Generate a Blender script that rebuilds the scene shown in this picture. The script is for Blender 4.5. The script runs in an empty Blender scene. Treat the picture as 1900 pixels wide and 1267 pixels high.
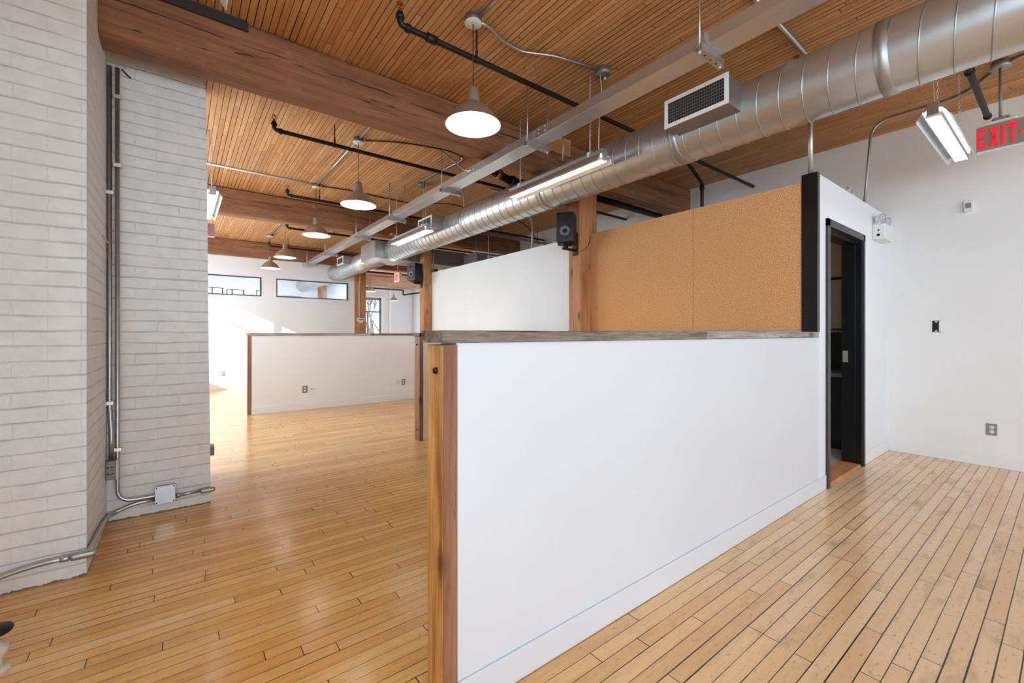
import bpy, bmesh, math, random
from mathutils import Vector, Matrix

random.seed(7)
SC = bpy.context.scene
COL = SC.collection
PI = math.pi

# ------------------------------------------------------------------ camera, world, sun, daylight, added fill lamps, exposure
cam_d = bpy.data.cameras.new('camera')
cam = bpy.data.objects.new('camera', cam_d)
COL.objects.link(cam)
cam.location = (0, 0, 1.2)
cam.rotation_euler = (PI / 2, 0, -math.radians(37.5032))
cam_d.sensor_width = 36.0
cam_d.lens = 15.1989
cam_d.shift_y = -13.91 / 1900
cam_d.clip_start = 0.02
SC.camera = cam

w = bpy.data.worlds.new('sky')
SC.world = w
w.use_nodes = True
bg = w.node_tree.nodes['Background']
bg.inputs[0].default_value = (0.80, 0.90, 1.0, 1)
bg.inputs[1].default_value = 1.6


def sun(name, direction, strength, angle, color):
    d = bpy.data.lights.new(name, 'SUN')
    d.energy = strength
    d.angle = angle
    d.color = color
    o = bpy.data.objects.new(name, d)
    COL.objects.link(o)
    o.rotation_euler = Vector(direction).to_track_quat('-Z', 'Y').to_euler()
    o.location = (-5, 5, 5)


def area(name, loc, direction, sx, sy, power, color=(1, 1, 1)):
    d = bpy.data.lights.new(name, 'AREA')
    d.shape = 'RECTANGLE'
    d.size, d.size_y = sx, sy
    d.energy = power
    d.color = color
    o = bpy.data.objects.new(name, d)
    COL.objects.link(o)
    o.location = loc
    o.rotation_euler = Vector(direction).to_track_quat('-Z', 'Y').to_euler()
    return o


sun('sun', (1.0, 0.60, -0.466), 9.0, 0.006, (1.0, 0.96, 0.90))
DAY = (0.60, 0.80, 1.0)
area('daylight_back_window', (2.2, -9.2, 1.75), (0, 1, 0), 6.4, 2.0, 270, DAY)
area('daylight_near_window', (-0.92, -4.4, 1.75), (1, 0, 0), 8.4, 1.85, 330, DAY)
area('daylight_middle_window', (-0.92, 5.75, 1.75), (1, 0, 0), 2.3, 1.85, 68, (0.70, 0.86, 1.0))
area('daylight_far_window', (-0.92, 9.3, 1.75), (1, 0, 0), 3.0, 1.85, 105, (0.72, 0.87, 1.0))
area('fill_office', (1.2, 11.6, 1.5), (0, 1, 0), 4.0, 1.6, 150, DAY)  # added fill lamp with no window behind it, brightens the office back wall
area('daylight_end_window', (6.5, 18.7, 1.75), (0, -1, 0), 1.2, 1.8, 90, DAY)
area('fill_end_room', (7.3, 11.35, 1.9), (-0.15, 1, 0), 2.4, 1.8, 210, DAY)  # added fill lamp hidden behind the partition, brightens the end wall

SC.view_settings.view_transform = 'Standard'
SC.view_settings.look = 'None'
SC.view_settings.gamma = 1.0
SC.view_settings.use_curve_mapping = False
SC.view_settings.exposure = 0.27
SC.cycles.max_bounces = 10
SC.cycles.diffuse_bounces = 6
SC.cycles.glossy_bounces = 4
SC.cycles.sample_clamp_indirect = 6.0
SC.cycles.caustics_reflective = False
SC.cycles.caustics_refractive = False

# ------------------------------------------------------------------ material helpers


def lin(c):
    r = []
    for v in c:
        v /= 255.0
        r.append(v / 12.92 if v <= 0.04045 else ((v + 0.055) / 1.055) ** 2.4)
    return tuple(r) + (1.0,)


class NT:
    def __init__(s, name):
        s.m = bpy.data.materials.new(name)
        s.m.use_nodes = True
        s.t = s.m.node_tree
        s.b = s.t.nodes['Principled BSDF']

    def n(s, typ, **kw):
        nd = s.t.nodes.new(typ)
        for k, v in kw.items():
            if k in ('operation', 'blend_type', 'data_type', 'noise_dimensions', 'feature', 'distance', 'interpolation_type', 'clamp'):
                setattr(nd, k, v)
        return nd

    def link(s, a, b):
        if isinstance(a, bpy.types.NodeSocket):
            s.t.links.new(a, b)
        else:
            b.default_value = a

    def math(s, op, a, b=0.0, c=None):
        nd = s.n('ShaderNodeMath', operation=op)
        s.link(a, nd.inputs[0])
        s.link(b, nd.inputs[1])
        if c is not None:
            s.link(c, nd.inputs[2])
        return nd.outputs[0]

    def comb(s, x, y, z=0.0):
        nd = s.n('ShaderNodeCombineXYZ')
        s.link(x, nd.inputs[0]); s.link(y, nd.inputs[1]); s.link(z, nd.inputs[2])
        return nd.outputs[0]

    def pos(s):
        g = s.n('ShaderNodeNewGeometry')
        sp = s.n('ShaderNodeSeparateXYZ')
        s.t.links.new(g.outputs['Position'], sp.inputs[0])
        return sp.outputs[0], sp.outputs[1], sp.outputs[2]

    def obj(s):
        g = s.n('ShaderNodeTexCoord')
        sp = s.n('ShaderNodeSeparateXYZ')
        s.t.links.new(g.outputs['Object'], sp.inputs[0])
        return sp.outputs[0], sp.outputs[1], sp.outputs[2]

    def noise(s, vec, scale=1.0, detail=3.0, rough=0.55, out=0):
        nd = s.n('ShaderNodeTexNoise')
        if vec is not None:
            s.t.links.new(vec, nd.inputs['Vector'])
        nd.inputs['Scale'].default_value = scale
        nd.inputs['Detail'].default_value = detail
        nd.inputs['Roughness'].default_value = rough
        return nd.outputs[out]

    def white(s, vec):
        nd = s.n('ShaderNodeTexWhiteNoise')
        nd.noise_dimensions = '3D'
        s.t.links.new(vec, nd.inputs['Vector'])
        return nd.outputs[0]

    def ramp(s, fac, stops):
        nd = s.n('ShaderNodeValToRGB')
        s.link(fac, nd.inputs[0])
        e = nd.color_ramp.elements
        e[0].position, e[0].color = stops[0]
        e[1].position, e[1].color = stops[1]
        for p, c in stops[2:]:
            x = e.new(p); x.color = c
        return nd.outputs[0]

    def mapr(s, v, a, b, c=0.0, d=1.0):
        nd = s.n('ShaderNodeMapRange')
        s.link(v, nd.inputs[0])
        for i, q in enumerate((a, b, c, d)):
            nd.inputs[i + 1].default_value = q
        return nd.outputs[0]

    def mix(s, fac, a, b, mode='MIX'):
        nd = s.n('ShaderNodeMix', data_type='RGBA', blend_type=mode)
        s.link(fac, nd.inputs[0]); s.link(a, nd.inputs[6]); s.link(b, nd.inputs[7])
        return nd.outputs[2]

    def bump(s, h, strength=0.3, dist=0.01):
        nd = s.n('ShaderNodeBump')
        nd.inputs['Strength'].default_value = strength
        nd.inputs['Distance'].default_value = dist
        s.t.links.new(h, nd.inputs['Height'])
        s.t.links.new(nd.outputs[0], s.b.inputs['Normal'])

    def set(s, **kw):
        for k, v in kw.items():
            s.link(v, s.b.inputs[k.replace('_', ' ')])
        return s.m


def plain(name, rgb, rough=0.5, metal=0.0, var=0.0, scale=20, bump=0.0):
    t = NT(name)
    c = lin(rgb)
    if var or bump:
        g = t.n('ShaderNodeTexCoord')
        nz = t.noise(g.outputs['Object'], scale, 4)
        if var:
            c2 = tuple(max(0, x * (1 - var)) for x in c[:3]) + (1,)
            t.link(t.mix(t.mapr(nz, 0.3, 0.7), c2, c), t.b.inputs['Base Color'])
        else:
            t.b.inputs['Base Color'].default_value = c
        if bump:
            t.bump(nz, bump, 0.004)
    else:
        t.b.inputs['Base Color'].default_value = c
    return t.set(Roughness=rough, Metallic=metal)


def glow(name, rgb, strength):
    t = NT(name)
    return t.set(Base_Color=lin(rgb), Emission_Color=lin(rgb), Emission_Strength=strength, Roughness=0.4)


def plank_mat(name, along, wid, length, cols, gap, gapcol, rough, wear=False, grain=0.35):
    t = NT(name)
    x, y, z = t.pos()
    a, b = (x, y) if along == 'X' else (y, x)
    bw = t.math('DIVIDE', b, wid)
    row = t.math('FLOOR', bw)
    fr = t.math('FRACT', bw)
    r1 = t.white(t.comb(row, 3.7, 1.1))
    a2 = t.math('ADD', t.math('DIVIDE', a, length), t.math('MULTIPLY', r1, 17.3))
    colm = t.math('FLOOR', a2)
    fa = t.math('FRACT', a2)
    r2 = t.white(t.comb(row, colm, 5.0))
    r3 = t.white(t.comb(row, colm, 9.0))
    base = t.ramp(r2, [(i / (len(cols) - 1), lin(c)) for i, c in enumerate(cols)])
    gr = t.noise(t.comb(t.math('MULTIPLY_ADD', a, 3.0, t.math('MULTIPLY', r3, 60.0)), t.math('MULTIPLY', b, 70.0), 0.0), 1.0, 4, 0.6)
    base = t.mix(t.mapr(gr, 0.35, 0.75, 0.0, grain), base, lin(tuple(int(v * 0.62) for v in cols[0])))
    patch = t.noise(t.comb(a, b, 0.0), 2.2, 5, 0.62)
    base = t.mix(t.mapr(patch, 0.45, 0.75, 0.0, 0.30), base, lin(tuple(int(v * 0.8) for v in cols[1])))
    # joints between the boards
    edge = t.math('ABSOLUTE', t.math('SUBTRACT', fr, 0.5))
    jn = t.noise(t.comb(t.math('MULTIPLY', a, 1.6), row, 0.0), 1.0, 3)
    ge = t.math('MULTIPLY', t.math('MULTIPLY', t.mapr(jn, 0.3, 0.7, 0.4, 1.7), t.mapr(r1, 0.0, 1.0, 0.45, 1.5)), gap / wid)
    m1 = t.math('GREATER_THAN', edge, t.math('SUBTRACT', 0.5, ge))
    edg2 = t.math('ABSOLUTE', t.math('SUBTRACT', fa, 0.5))
    m2 = t.math('GREATER_THAN', edg2, 0.5 - 0.0018 / length)
    gm = t.math('MAXIMUM', m1, m2)
    if wear:
        # varnish paler along a broad uneven gradient, dark scuffs and spots
        wn = t.noise(t.comb(a, b, 0.0), 0.9, 3)
        wm = t.mapr(t.math('ADD', t.math('ADD', x, t.math('MULTIPLY', y, -0.55)), t.math('MULTIPLY', wn, 1.4)), 0.6, 2.6)
        base = t.mix(t.math('MULTIPLY', wm, 0.75), base, t.mix(r3, lin((234, 206, 170)), lin((222, 186, 142))))
        sp = t.noise(t.comb(t.math('MULTIPLY', a, 0.8), b, 2.0), 14.0, 5, 0.7)
        base = t.mix(t.math('MULTIPLY', t.mapr(sp, 0.63, 0.78), t.math('MULTIPLY_ADD', wm, 0.42, 0.10)), base, lin((86, 72, 62)))
        bl = t.noise(t.comb(t.math('MULTIPLY', a, 1.3), t.math('MULTIPLY', b, 4.5), t.math('MULTIPLY', r2, 3.0)), 2.0, 5, 0.68)
        base = t.mix(t.math('MULTIPLY', t.mapr(bl, 0.54, 0.72), t.math('MULTIPLY_ADD', wm, 0.30, 0.14)), base, lin((128, 98, 74)))
        sc = t.noise(t.comb(t.math('MULTIPLY', a, 26.0), t.math('MULTIPLY', b, 60.0), 0.0), 1.0, 3, 0.7)
        base = t.mix(t.math('MULTIPLY', t.mapr(sc, 0.58, 0.72), 0.42), base, lin((104, 72, 44)))
    base = t.mix(gm, base, lin(gapcol))
    h = t.math('ADD', t.math('MULTIPLY', gm, -1.0), t.math('MULTIPLY', r3, 0.35))
    t.bump(h, 0.35, 0.003)
    rn = t.noise(t.comb(a, b, 4.0), 5.0, 4)
    t.link(t.mapr(rn, 0.3, 0.7, rough - 0.025, rough + 0.035), t.b.inputs['Roughness'])
    return t.set(Base_Color=base)


def timber(name, along, dark, light, crack=0.6, rough=0.6, scale=1.0, knots=0.85, check=None):
    """sawn timber; grain runs along one object axis"""
    t = NT(name)
    x, y, z = t.pos()
    ax = {'X': (x, y, z), 'Y': (y, x, z), 'Z': (z, x, y)}[along]
    v = t.comb(t.math('MULTIPLY', ax[0], 1.3 * scale), t.math('MULTIPLY', ax[1], 22.0 * scale), t.math('MULTIPLY', ax[2], 22.0 * scale))
    g = t.noise(v, 1.0, 5, 0.6)
    v2 = t.comb(t.math('MULTIPLY', ax[0], 0.9), t.math('MULTIPLY', ax[1], 4.0), t.math('MULTIPLY', ax[2], 4.0))
    p = t.noise(v2, 1.7, 4, 0.6)
    v3 = t.comb(t.math('MULTIPLY', ax[0], 4.0 * scale), t.math('MULTIPLY', ax[1], 120.0), t.math('MULTIPLY', ax[2], 120.0))
    fg = t.noise(v3, 1.0, 3, 0.7)
    f = t.math('ADD', t.math('ADD', t.math('MULTIPLY', g, 0.42), t.math('MULTIPLY', p, 0.33)), t.math('MULTIPLY', fg, 0.25))
    base = t.ramp(f, [(0.40, lin(dark)), (0.60, lin(light))])
    kn = t.n('ShaderNodeTexVoronoi')
    t.t.links.new(t.comb(t.math('MULTIPLY', ax[0], 2.1), t.math('MULTIPLY', ax[1], 6.0), t.math('MULTIPLY', ax[2], 6.0)), kn.inputs['Vector'])
    kn.inputs['Scale'].default_value = 1.0
    base = t.mix(t.mapr(kn.outputs['Distance'], 0.06, 0.17, knots, 0.0), base, lin(tuple(int(c * 0.55) for c in dark)))
    c = t.noise(t.comb(t.math('MULTIPLY', ax[0], 1.1), t.math('MULTIPLY', ax[1], 30.0), t.math('MULTIPLY', ax[2], 30.0)), 0.55, 2, 0.4)
    cm = t.math('MULTIPLY', t.math('LESS_THAN', t.math('ABSOLUTE', t.math('SUBTRACT', c, 0.5)), 0.006), t.mapr(p, 0.48, 0.6))
    base = t.mix(t.math('MULTIPLY', cm, crack), base, lin((30, 18, 12)))
    if check is not None:
        line = t.noise(t.comb(t.math('MULTIPLY', x, 1.4), 0.0, 0.0), 1.0, 4, 0.6)
        on = t.mapr(t.noise(t.comb(t.math('MULTIPLY', x, 2.2), 7.0, 0.0), 1.0, 3), 0.42, 0.60, 0.0, 0.0055)
        d = t.math('ABSOLUTE', t.math('SUBTRACT', z, t.math('MULTIPLY_ADD', line, 0.10, check - 0.05)))
        ck = t.math('LESS_THAN', d, on)
        base = t.mix(t.math('MULTIPLY', ck, 0.9), base, lin((26, 15, 10)))
        scar = t.noise(t.comb(t.math('MULTIPLY', x, 1.5), y, t.math('MULTIPLY', z, 3.0)), 3.0, 4, 0.65)
        base = t.mix(t.mapr(scar, 0.60, 0.74, 0.0, 0.5), base, lin((186, 150, 122)))
        cm = t.math('MAXIMUM', cm, ck)
    t.bump(t.math('SUBTRACT', g, t.math('MULTIPLY', cm, 1.0)), 0.25, 0.004)
    return t.set(Base_Color=base, Roughness=rough)


def brick_mat(name):
    t = NT(name)
    x, y, z = t.pos()
    u = t.math('ADD', x, y)
    wob = t.noise(t.comb(u, t.math('MULTIPLY', z, 2.0), 0.0), 4.0, 4, 0.6)
    zz = t.math('MULTIPLY_ADD', wob, 0.022, z)
    uu = t.math('MULTIPLY_ADD', wob, 0.03, u)
    br = t.n('ShaderNodeTexBrick')
    t.t.links.new(t.comb(uu, zz, 0.0), br.inputs['Vector'])
    br.inputs['Scale'].default_value = 1.0
    br.inputs['Mortar Size'].default_value = 0.006
    br.inputs['Mortar Smooth'].default_value = 1.0
    br.inputs['Brick Width'].default_value = 0.228
    br.inputs['Row Height'].default_value = 0.0720
    # bed joints read more strongly than the paint-filled head joints
    bed = t.math('ABSOLUTE', t.math('SUBTRACT', t.math('FRACT', t.math('DIVIDE', zz, 0.0720)), 0.5))
    bedm = t.mapr(bed, 0.42, 0.5)
    keep = t.mapr(t.noise(t.comb(u, z, 3.0), 6.0, 3), 0.35, 0.65, 0.25, 1.0)
    jm = t.math('MULTIPLY', t.math('ADD', t.math('MULTIPLY', br.outputs['Fac'], 0.35), t.math('MULTIPLY', bedm, 0.75)), keep)
    fine = t.noise(t.comb(u, z, 0.0), 60.0, 4, 0.65)
    mid = t.noise(t.comb(u, z, 1.0), 10.0, 4)
    h = t.math('ADD', t.math('MULTIPLY', jm, -1.3), t.math('ADD', t.math('MULTIPLY', fine, 0.25), t.math('MULTIPLY', mid, 0.9)))
    t.bump(h, 0.65, 0.008)
    pits = t.math('GREATER_THAN', t.noise(t.comb(u, z, 7.0), 24.0, 2), 0.80)
    base = t.mix(t.mapr(mid, 0.35, 0.65), lin((226, 231, 231)), lin((235, 240, 240)))
    base = t.mix(t.math('MULTIPLY', jm, 0.13), base, lin((186, 178, 168)))
    base = t.mix(t.math('MULTIPLY', pits, 0.5), base, lin((120, 108, 96)))
    grime = t.math('LESS_THAN', z, t.mapr(t.noise(t.comb(u, 0.0, 0.0), 22.0, 4, 0.7), 0.4, 0.75, 0.002, 0.018))
    base = t.mix(t.math('MULTIPLY', grime, 0.85), base, lin((58, 46, 36)))
    return t.set(Base_Color=base, Roughness=0.45)


def paint(name, rgb, rough=0.45, bump=0.05):
    t = NT(name)
    x, y, z = t.pos()
    nz = t.noise(t.comb(x, y, z), 1.3, 3)
    fine = t.noise(t.comb(x, y, z), 160.0, 2)
    c = lin(rgb)
    t.bump(fine, bump, 0.001)
    return t.set(Base_Color=t.mix(t.mapr(nz, 0.35, 0.65), tuple(v * 0.965 for v in c[:3]) + (1,), c), Roughness=rough)


def galv(name, rgb, rough=0.33, metal=0.92):
    t = NT(name)
    x, y, z = t.pos()
    sp = t.n('ShaderNodeTexVoronoi')
    t.t.links.new(t.comb(x, y, z), sp.inputs['Vector'])
    sp.inputs['Scale'].default_value = 55.0
    big = t.noise(t.comb(x, y, z), 5.0, 4)
    c = lin(rgb)
    base = t.mix(t.mapr(sp.outputs['Color'], 0.0, 1.0, 0.0, 0.18), c, tuple(v * 0.72 for v in c[:3]) + (1,))
    base = t.mix(t.mapr(big, 0.4, 0.7, 0.0, 0.16), base, tuple(v * 0.7 for v in c[:3]) + (1,))
    t.link(t.mapr(big, 0.3, 0.7, rough - 0.03, rough + 0.04), t.b.inputs['Roughness'])
    return t.set(Base_Color=base, Metallic=metal)


M = {}
M['floor'] = plank_mat('varnished_maple_strips', 'X', 0.0585, 0.95,
                       [(220, 160, 86), (234, 182, 106), (240, 192, 120), (224, 164, 90), (245, 204, 140)], 0.0016, (44, 28, 17), 0.19, wear=True)
M['ceiling'] = plank_mat('ceiling_boards', 'Y', 0.0435, 1.25,
                         [(200, 138, 82), (220, 160, 102), (208, 148, 90), (230, 174, 116), (204, 140, 86)], 0.0023, (34, 19, 10), 0.6, grain=0.5)
M['beam'] = timber('brown_beam', 'X', (120, 78, 52), (158, 108, 74), 0.9, 0.6, 1.0, 0.25, 3.13)
M['post'] = timber('fir_post', 'Z', (150, 96, 56), (204, 142, 92), 0.6)
M['endpost'] = timber('golden_post', 'Z', (158, 98, 44), (236, 176, 98), 0.6, 0.5, 1.5)
M['brownpost'] = timber('brown_stud', 'Z', (112, 72, 50), (156, 108, 80), 0.5)
M['cap'] = timber('weathered_plank', 'X', (72, 58, 48), (158, 142, 130), 0.8, 0.75, 2.2)
M['capgrey'] = timber('grey_weathered_plank', 'X', (112, 104, 98), (184, 176, 168), 0.7, 0.75, 2.2)
M['block'] = timber('pale_lumber', 'X', (178, 122, 66), (212, 156, 96), 0.2)
M['brick'] = brick_mat('painted_brick')
M['white'] = paint('white_wall_paint', (228, 230, 231))
M['coolwhite'] = paint('cool_white_half_wall_paint', (213, 216, 219))
M['cream'] = paint('warm_white_wall_paint', (234, 232, 228))
M['base'] = paint('white_trim_paint', (230, 231, 231), 0.35)
M['galv'] = galv('galvanised_steel', (204, 206, 206), 0.33, 0.88)
M['galvdull'] = galv('dull_galvanised_steel', (176, 174, 170), 0.45)
M['steel'] = galv('zinc_conduit', (190, 190, 190), 0.36)
M['greyduct'] = galv('grey_sheet_metal', (140, 136, 130), 0.5, 0.7)
M['black'] = plain('black_iron', (15, 13, 12), 0.5, 0.2)
M['blackpaint'] = plain('black_gloss_paint', (11, 11, 12), 0.28)
M['charcoal'] = plain('charcoal_frame_paint', (50, 48, 48), 0.4)
M['plastic'] = plain('white_plastic', (226, 225, 221), 0.4)
M['greyplate'] = plain('grey_plate', (138, 137, 136), 0.45, 0.3)
M['darkhole'] = plain('dark_slot', (14, 13, 13), 0.8)
M['cable'] = plain('brown_cord', (60, 38, 26), 0.6)
M['darkcable'] = plain('dark_cable', (50, 36, 28), 0.6, 0.3)
M['whitecord'] = plain('white_cord', (196, 188, 176), 0.5)
M['shade'] = plain('satin_aluminium', (172, 162, 152), 0.36, 0.7)
M['shadein'] = plain('white_enamel', (240, 238, 232), 0.5)
M['bulb'] = glow('lamp_glow', (255, 248, 238), 60.0)
M['tubeglow'] = glow('fluorescent_glow', (240, 246, 255), 72.0)
M['reflector'] = plain('bright_reflector', (226, 228, 230), 0.22, 0.85)
M['enamel'] = plain('white_louvre_enamel', (236, 238, 238), 0.4)
M['redletter'] = glow('red_letter', (232, 22, 44), 0.75)
M['signpanel'] = plain('grey_acrylic', (150, 142, 132), 0.3)
M['signpink'] = glow('pink_sign_face', (240, 190, 178), 0.35)
M['brass'] = plain('brass', (170, 110, 60), 0.35, 0.9)
M['bolt'] = plain('dark_bolt', (40, 42, 46), 0.35, 0.7)
M['zincbolt'] = plain('bright_bolt', (215, 212, 206), 0.3, 0.85)
M['speaker'] = plain('black_vinyl', (14, 14, 14), 0.5)
M['speakerface'] = plain('slate_baffle', (17, 18, 19), 0.4)
M['speakercone'] = plain('grey_cone', (96, 100, 106), 0.45)
M['tile'] = plain('white_floor_tile', (214, 218, 214), 0.35)
M['beige'] = plain('beige_wall', (186, 176, 156), 0.6)
M['wool'] = plain('mineral_wool', (206, 198, 188), 0.95)
M['lens'] = plain('clear_lens', (186, 190, 192), 0.2, 0.6)
M['bark'] = plain('bare_bark', (92, 80, 72), 0.9)
M['sunblocker'] = plain('sun_blocker_brown', (150, 110, 90), 0.9)
M['threshold'] = timber('oak_sill', 'X', (168, 108, 64), (206, 146, 96), 0.3)
M['bluegrey'] = plain('blue_grey_window_paint', (92, 116, 128), 0.4)
M['radiator'] = plain('cream_radiator_paint', (214, 206, 192), 0.45)


def cork():
    t = NT('cork')
    x, y, z = t.pos()
    f = t.noise(t.comb(x, y, z), 120.0, 4, 0.75)
    b = t.noise(t.comb(x, y, z), 1.6, 2)
    base = t.ramp(f, [(0.36, lin((176, 112, 62))), (0.52, lin((220, 160, 104))), (0.66, lin((238, 188, 132)))])
    t.bump(f, 0.2, 0.002)
    return t.set(Base_Color=t.mix(t.mapr(b, 0.4, 0.6, 0.0, 0.12), base, lin((200, 138, 84))), Roughness=0.85)


M['cork'] = cork()


def mirror_glass():
    t = NT('reflective_pane')
    return t.set(Base_Color=lin((226, 228, 228)), Metallic=0.92, Roughness=0.015)


M['pane'] = mirror_glass()


def clear_glass():
    m = bpy.data.materials.new('clear_glass')
    m.use_nodes = True
    nt = m.node_tree
    nt.nodes.remove(nt.nodes['Principled BSDF'])
    tr = nt.nodes.new('ShaderNodeBsdfTransparent')
    gl = nt.nodes.new('ShaderNodeBsdfGlossy')
    gl.inputs['Roughness'].default_value = 0.02
    mx = nt.nodes.new('ShaderNodeMixShader')
    mx.inputs[0].default_value = 0.06
    nt.links.new(tr.outputs[0], mx.inputs[1])
    nt.links.new(gl.outputs[0], mx.inputs[2])
    nt.links.new(mx.outputs[0], nt.nodes['Material Output'].inputs[0])
    return m


M['glass'] = clear_glass()

# ------------------------------------------------------------------ mesh helpers


def rounded(pts, rad, seg=5):
    """polyline with filleted corners"""
    pts = [Vector(p) for p in pts]
    out = [pts[0]]
    for i in range(1, len(pts) - 1):
        p0, p, p1 = pts[i - 1], pts[i], pts[i + 1]
        d0, d1 = (p0 - p), (p1 - p)
        r = min(rad, d0.length * 0.49, d1.length * 0.49)
        a, b = p + d0.normalized() * r, p + d1.normalized() * r
        for k in range(seg + 1):
            t = k / seg
            out.append(a * (1 - t) ** 2 + p * 2 * t * (1 - t) + b * t * t)
    out.append(pts[-1])
    return out


class MB:
    def __init__(s):
        s.bm = bmesh.new()

    def box(s, x0, x1, y0, y1, z0, z1, bev=0.0, seg=2):
        x0, x1 = min(x0, x1), max(x0, x1); y0, y1 = min(y0, y1), max(y0, y1); z0, z1 = min(z0, z1), max(z0, z1)
        vs = [s.bm.verts.new(p) for p in ((x0, y0, z0), (x1, y0, z0), (x1, y1, z0), (x0, y1, z0), (x0, y0, z1), (x1, y0, z1), (x1, y1, z1), (x0, y1, z1))]
        fs = [s.bm.faces.new([vs[i] for i in q]) for q in ((3, 2, 1, 0), (4, 5, 6, 7), (0, 1, 5, 4), (1, 2, 6, 5), (2, 3, 7, 6), (3, 0, 4, 7))]
        if bev:
            es = list({e for f in fs for e in f.edges})
            bmesh.ops.bevel(s.bm, geom=es, offset=bev, segments=seg, affect='EDGES', profile=0.5)
        return s

    def tube(s, pts, r, seg=10, caps=True):
        pts = [Vector(p) for p in pts]
        rs = r if isinstance(r, (list, tuple)) else [r] * len(pts)
        n = len(pts)
        tang = []
        for i in range(n):
            d = (pts[min(i + 1, n - 1)] - pts[max(i - 1, 0)])
            tang.append(d.normalized() if d.length > 1e-9 else Vector((0, 0, 1)))
        t0 = tang[0]
        up = Vector((0, 0, 1)) if abs(t0.z) < 0.9 else Vector((1, 0, 0))
        nrm = t0.cross(up).normalized()
        rings = []
        for i in range(n):
            t = tang[i]
            nrm = (nrm - t * nrm.dot(t))
            nrm = nrm.normalized() if nrm.length > 1e-6 else t.orthogonal().normalized()
            bi = t.cross(nrm)
            rings.append([s.bm.verts.new(pts[i] + (nrm * math.cos(2 * PI * k / seg) + bi * math.sin(2 * PI * k / seg)) * rs[i]) for k in range(seg)])
        for i in range(n - 1):
            for k in range(seg):
                f = s.bm.faces.new((rings[i][k], rings[i][(k + 1) % seg], rings[i + 1][(k + 1) % seg], rings[i + 1][k]))
                f.smooth = True
        if caps:
            s.bm.faces.new(rings[0][::-1]); s.bm.faces.new(rings[-1])
        return s

    def lathe(s, prof, c=(0, 0, 0), axis='Z', seg=32, mat=None, cap=True):
        """revolve (radius, height) pairs"""
        rings = []
        for r, h in prof:
            ring = []
            for k in range(seg):
                a = 2 * PI * k / seg
                p = (r * math.cos(a), r * math.sin(a), h)
                if axis == 'X': p = (h, p[0], p[1])
                if axis == 'Y': p = (p[0], h, p[1])
                v = Vector(p)
                if mat is not None: v = mat @ v
                ring.append(s.bm.verts.new(v + Vector(c)))
            rings.append(ring)
        for i in range(len(rings) - 1):
            for k in range(seg):
                f = s.bm.faces.new((rings[i][k], rings[i][(k + 1) % seg], rings[i + 1][(k + 1) % seg], rings[i + 1][k]))
                f.smooth = True
        for ring in ((rings[0], rings[-1]) if cap else ()):
            if (ring[0].co - ring[len(ring) // 2].co).length > 1e-5:
                try: s.bm.faces.new(ring)
                except ValueError: pass
        return s

    def prism(s, poly, ext, plane='XZ', off=0.0):
        """extrude a 2-D polygon; plane names the two axes it lies in"""
        def P(a, b, e):
            return {'XZ': (a, e, b), 'YZ': (e, a, b), 'XY': (a, b, e)}[plane]
        lo = [s.bm.verts.new(P(a, b, off)) for a, b in poly]
        hi = [s.bm.verts.new(P(a, b, off + ext)) for a, b in poly]
        n = len(poly)
        s.bm.faces.new(lo[::-1]); s.bm.faces.new(hi)
        for i in range(n):
            s.bm.faces.new((lo[i], lo[(i + 1) % n], hi[(i + 1) % n], hi[i]))
        return s

    def build(s, name, mat, parent=None, local=False, kind=None, label=None):
        bmesh.ops.recalc_face_normals(s.bm, faces=s.bm.faces[:])
        if parent is not None and not local:
            off = Vector((0, 0, 0)); p = parent
            while p is not None:
                off += p.location; p = p.parent
            for v in s.bm.verts: v.co -= off
        me = bpy.data.meshes.new(name)
        loc = None
        if parent is None and not local and s.bm.verts:
            xs = [v.co.x for v in s.bm.verts]; ys = [v.co.y for v in s.bm.verts]; zs = [v.co.z for v in s.bm.verts]
            loc = Vector(((min(xs) + max(xs)) / 2, (min(ys) + max(ys)) / 2, min(zs)))
            for v in s.bm.verts: v.co -= loc
        s.bm.to_mesh(me); s.bm.free()
        me.materials.append(mat if not isinstance(mat, str) else M[mat])
        o = bpy.data.objects.new(name, me)
        COL.objects.link(o)
        if parent is not None: o.parent = parent
        if loc is not None: o.location = loc
        if kind: o['kind'] = kind
        if label: o['label'] = label
        return o


def thing(name, label, cat, loc, rz=0.0, group=None):
    o = bpy.data.objects.new(name, None)
    COL.objects.link(o)
    o.empty_display_size = 0.05
    o.location = loc
    o.rotation_euler = (0, 0, rz)
    o['label'] = label; o['category'] = cat
    if group: o['group'] = group
    return o


def tag(o, label, cat, group=None):
    o['label'] = label; o['category'] = cat
    if group: o['group'] = group
    return o


def rough_box(mb, x0, x1, y0, y1, z0, z1, step, jit, bev):
    """timber running along X whose arrises wander a little"""
    n = max(2, int((x1 - x0) / step))
    prof = [(y0 + bev, z0), (y1 - bev, z0), (y1, z0 + bev), (y1, z1 - bev), (y1 - bev, z1), (y0 + bev, z1), (y0, z1 - bev), (y0, z0 + bev)]
    prev = None; off = [(0, 0)] * 8
    rings = []
    for i in range(n + 1):
        x = x0 + (x1 - x0) * i / n
        off = [(.7 * a + random.uniform(-jit, jit), .7 * b + random.uniform(-jit, jit)) for a, b in off]
        rings.append([mb.bm.verts.new((x, min(max(p[0] + o[0], y0), y1), min(max(p[1] + o[1], z0), z1))) for p, o in zip(prof, off)])
    for a, b in zip(rings, rings[1:]):
        for k in range(8):
            mb.bm.faces.new((a[k], a[(k + 1) % 8], b[(k + 1) % 8], b[k]))
    mb.bm.faces.new(rings[0]); mb.bm.faces.new(rings[-1][::-1])
    return mb


def structure(name, mb, mat):
    return mb.build(name, mat, kind='structure')


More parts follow.
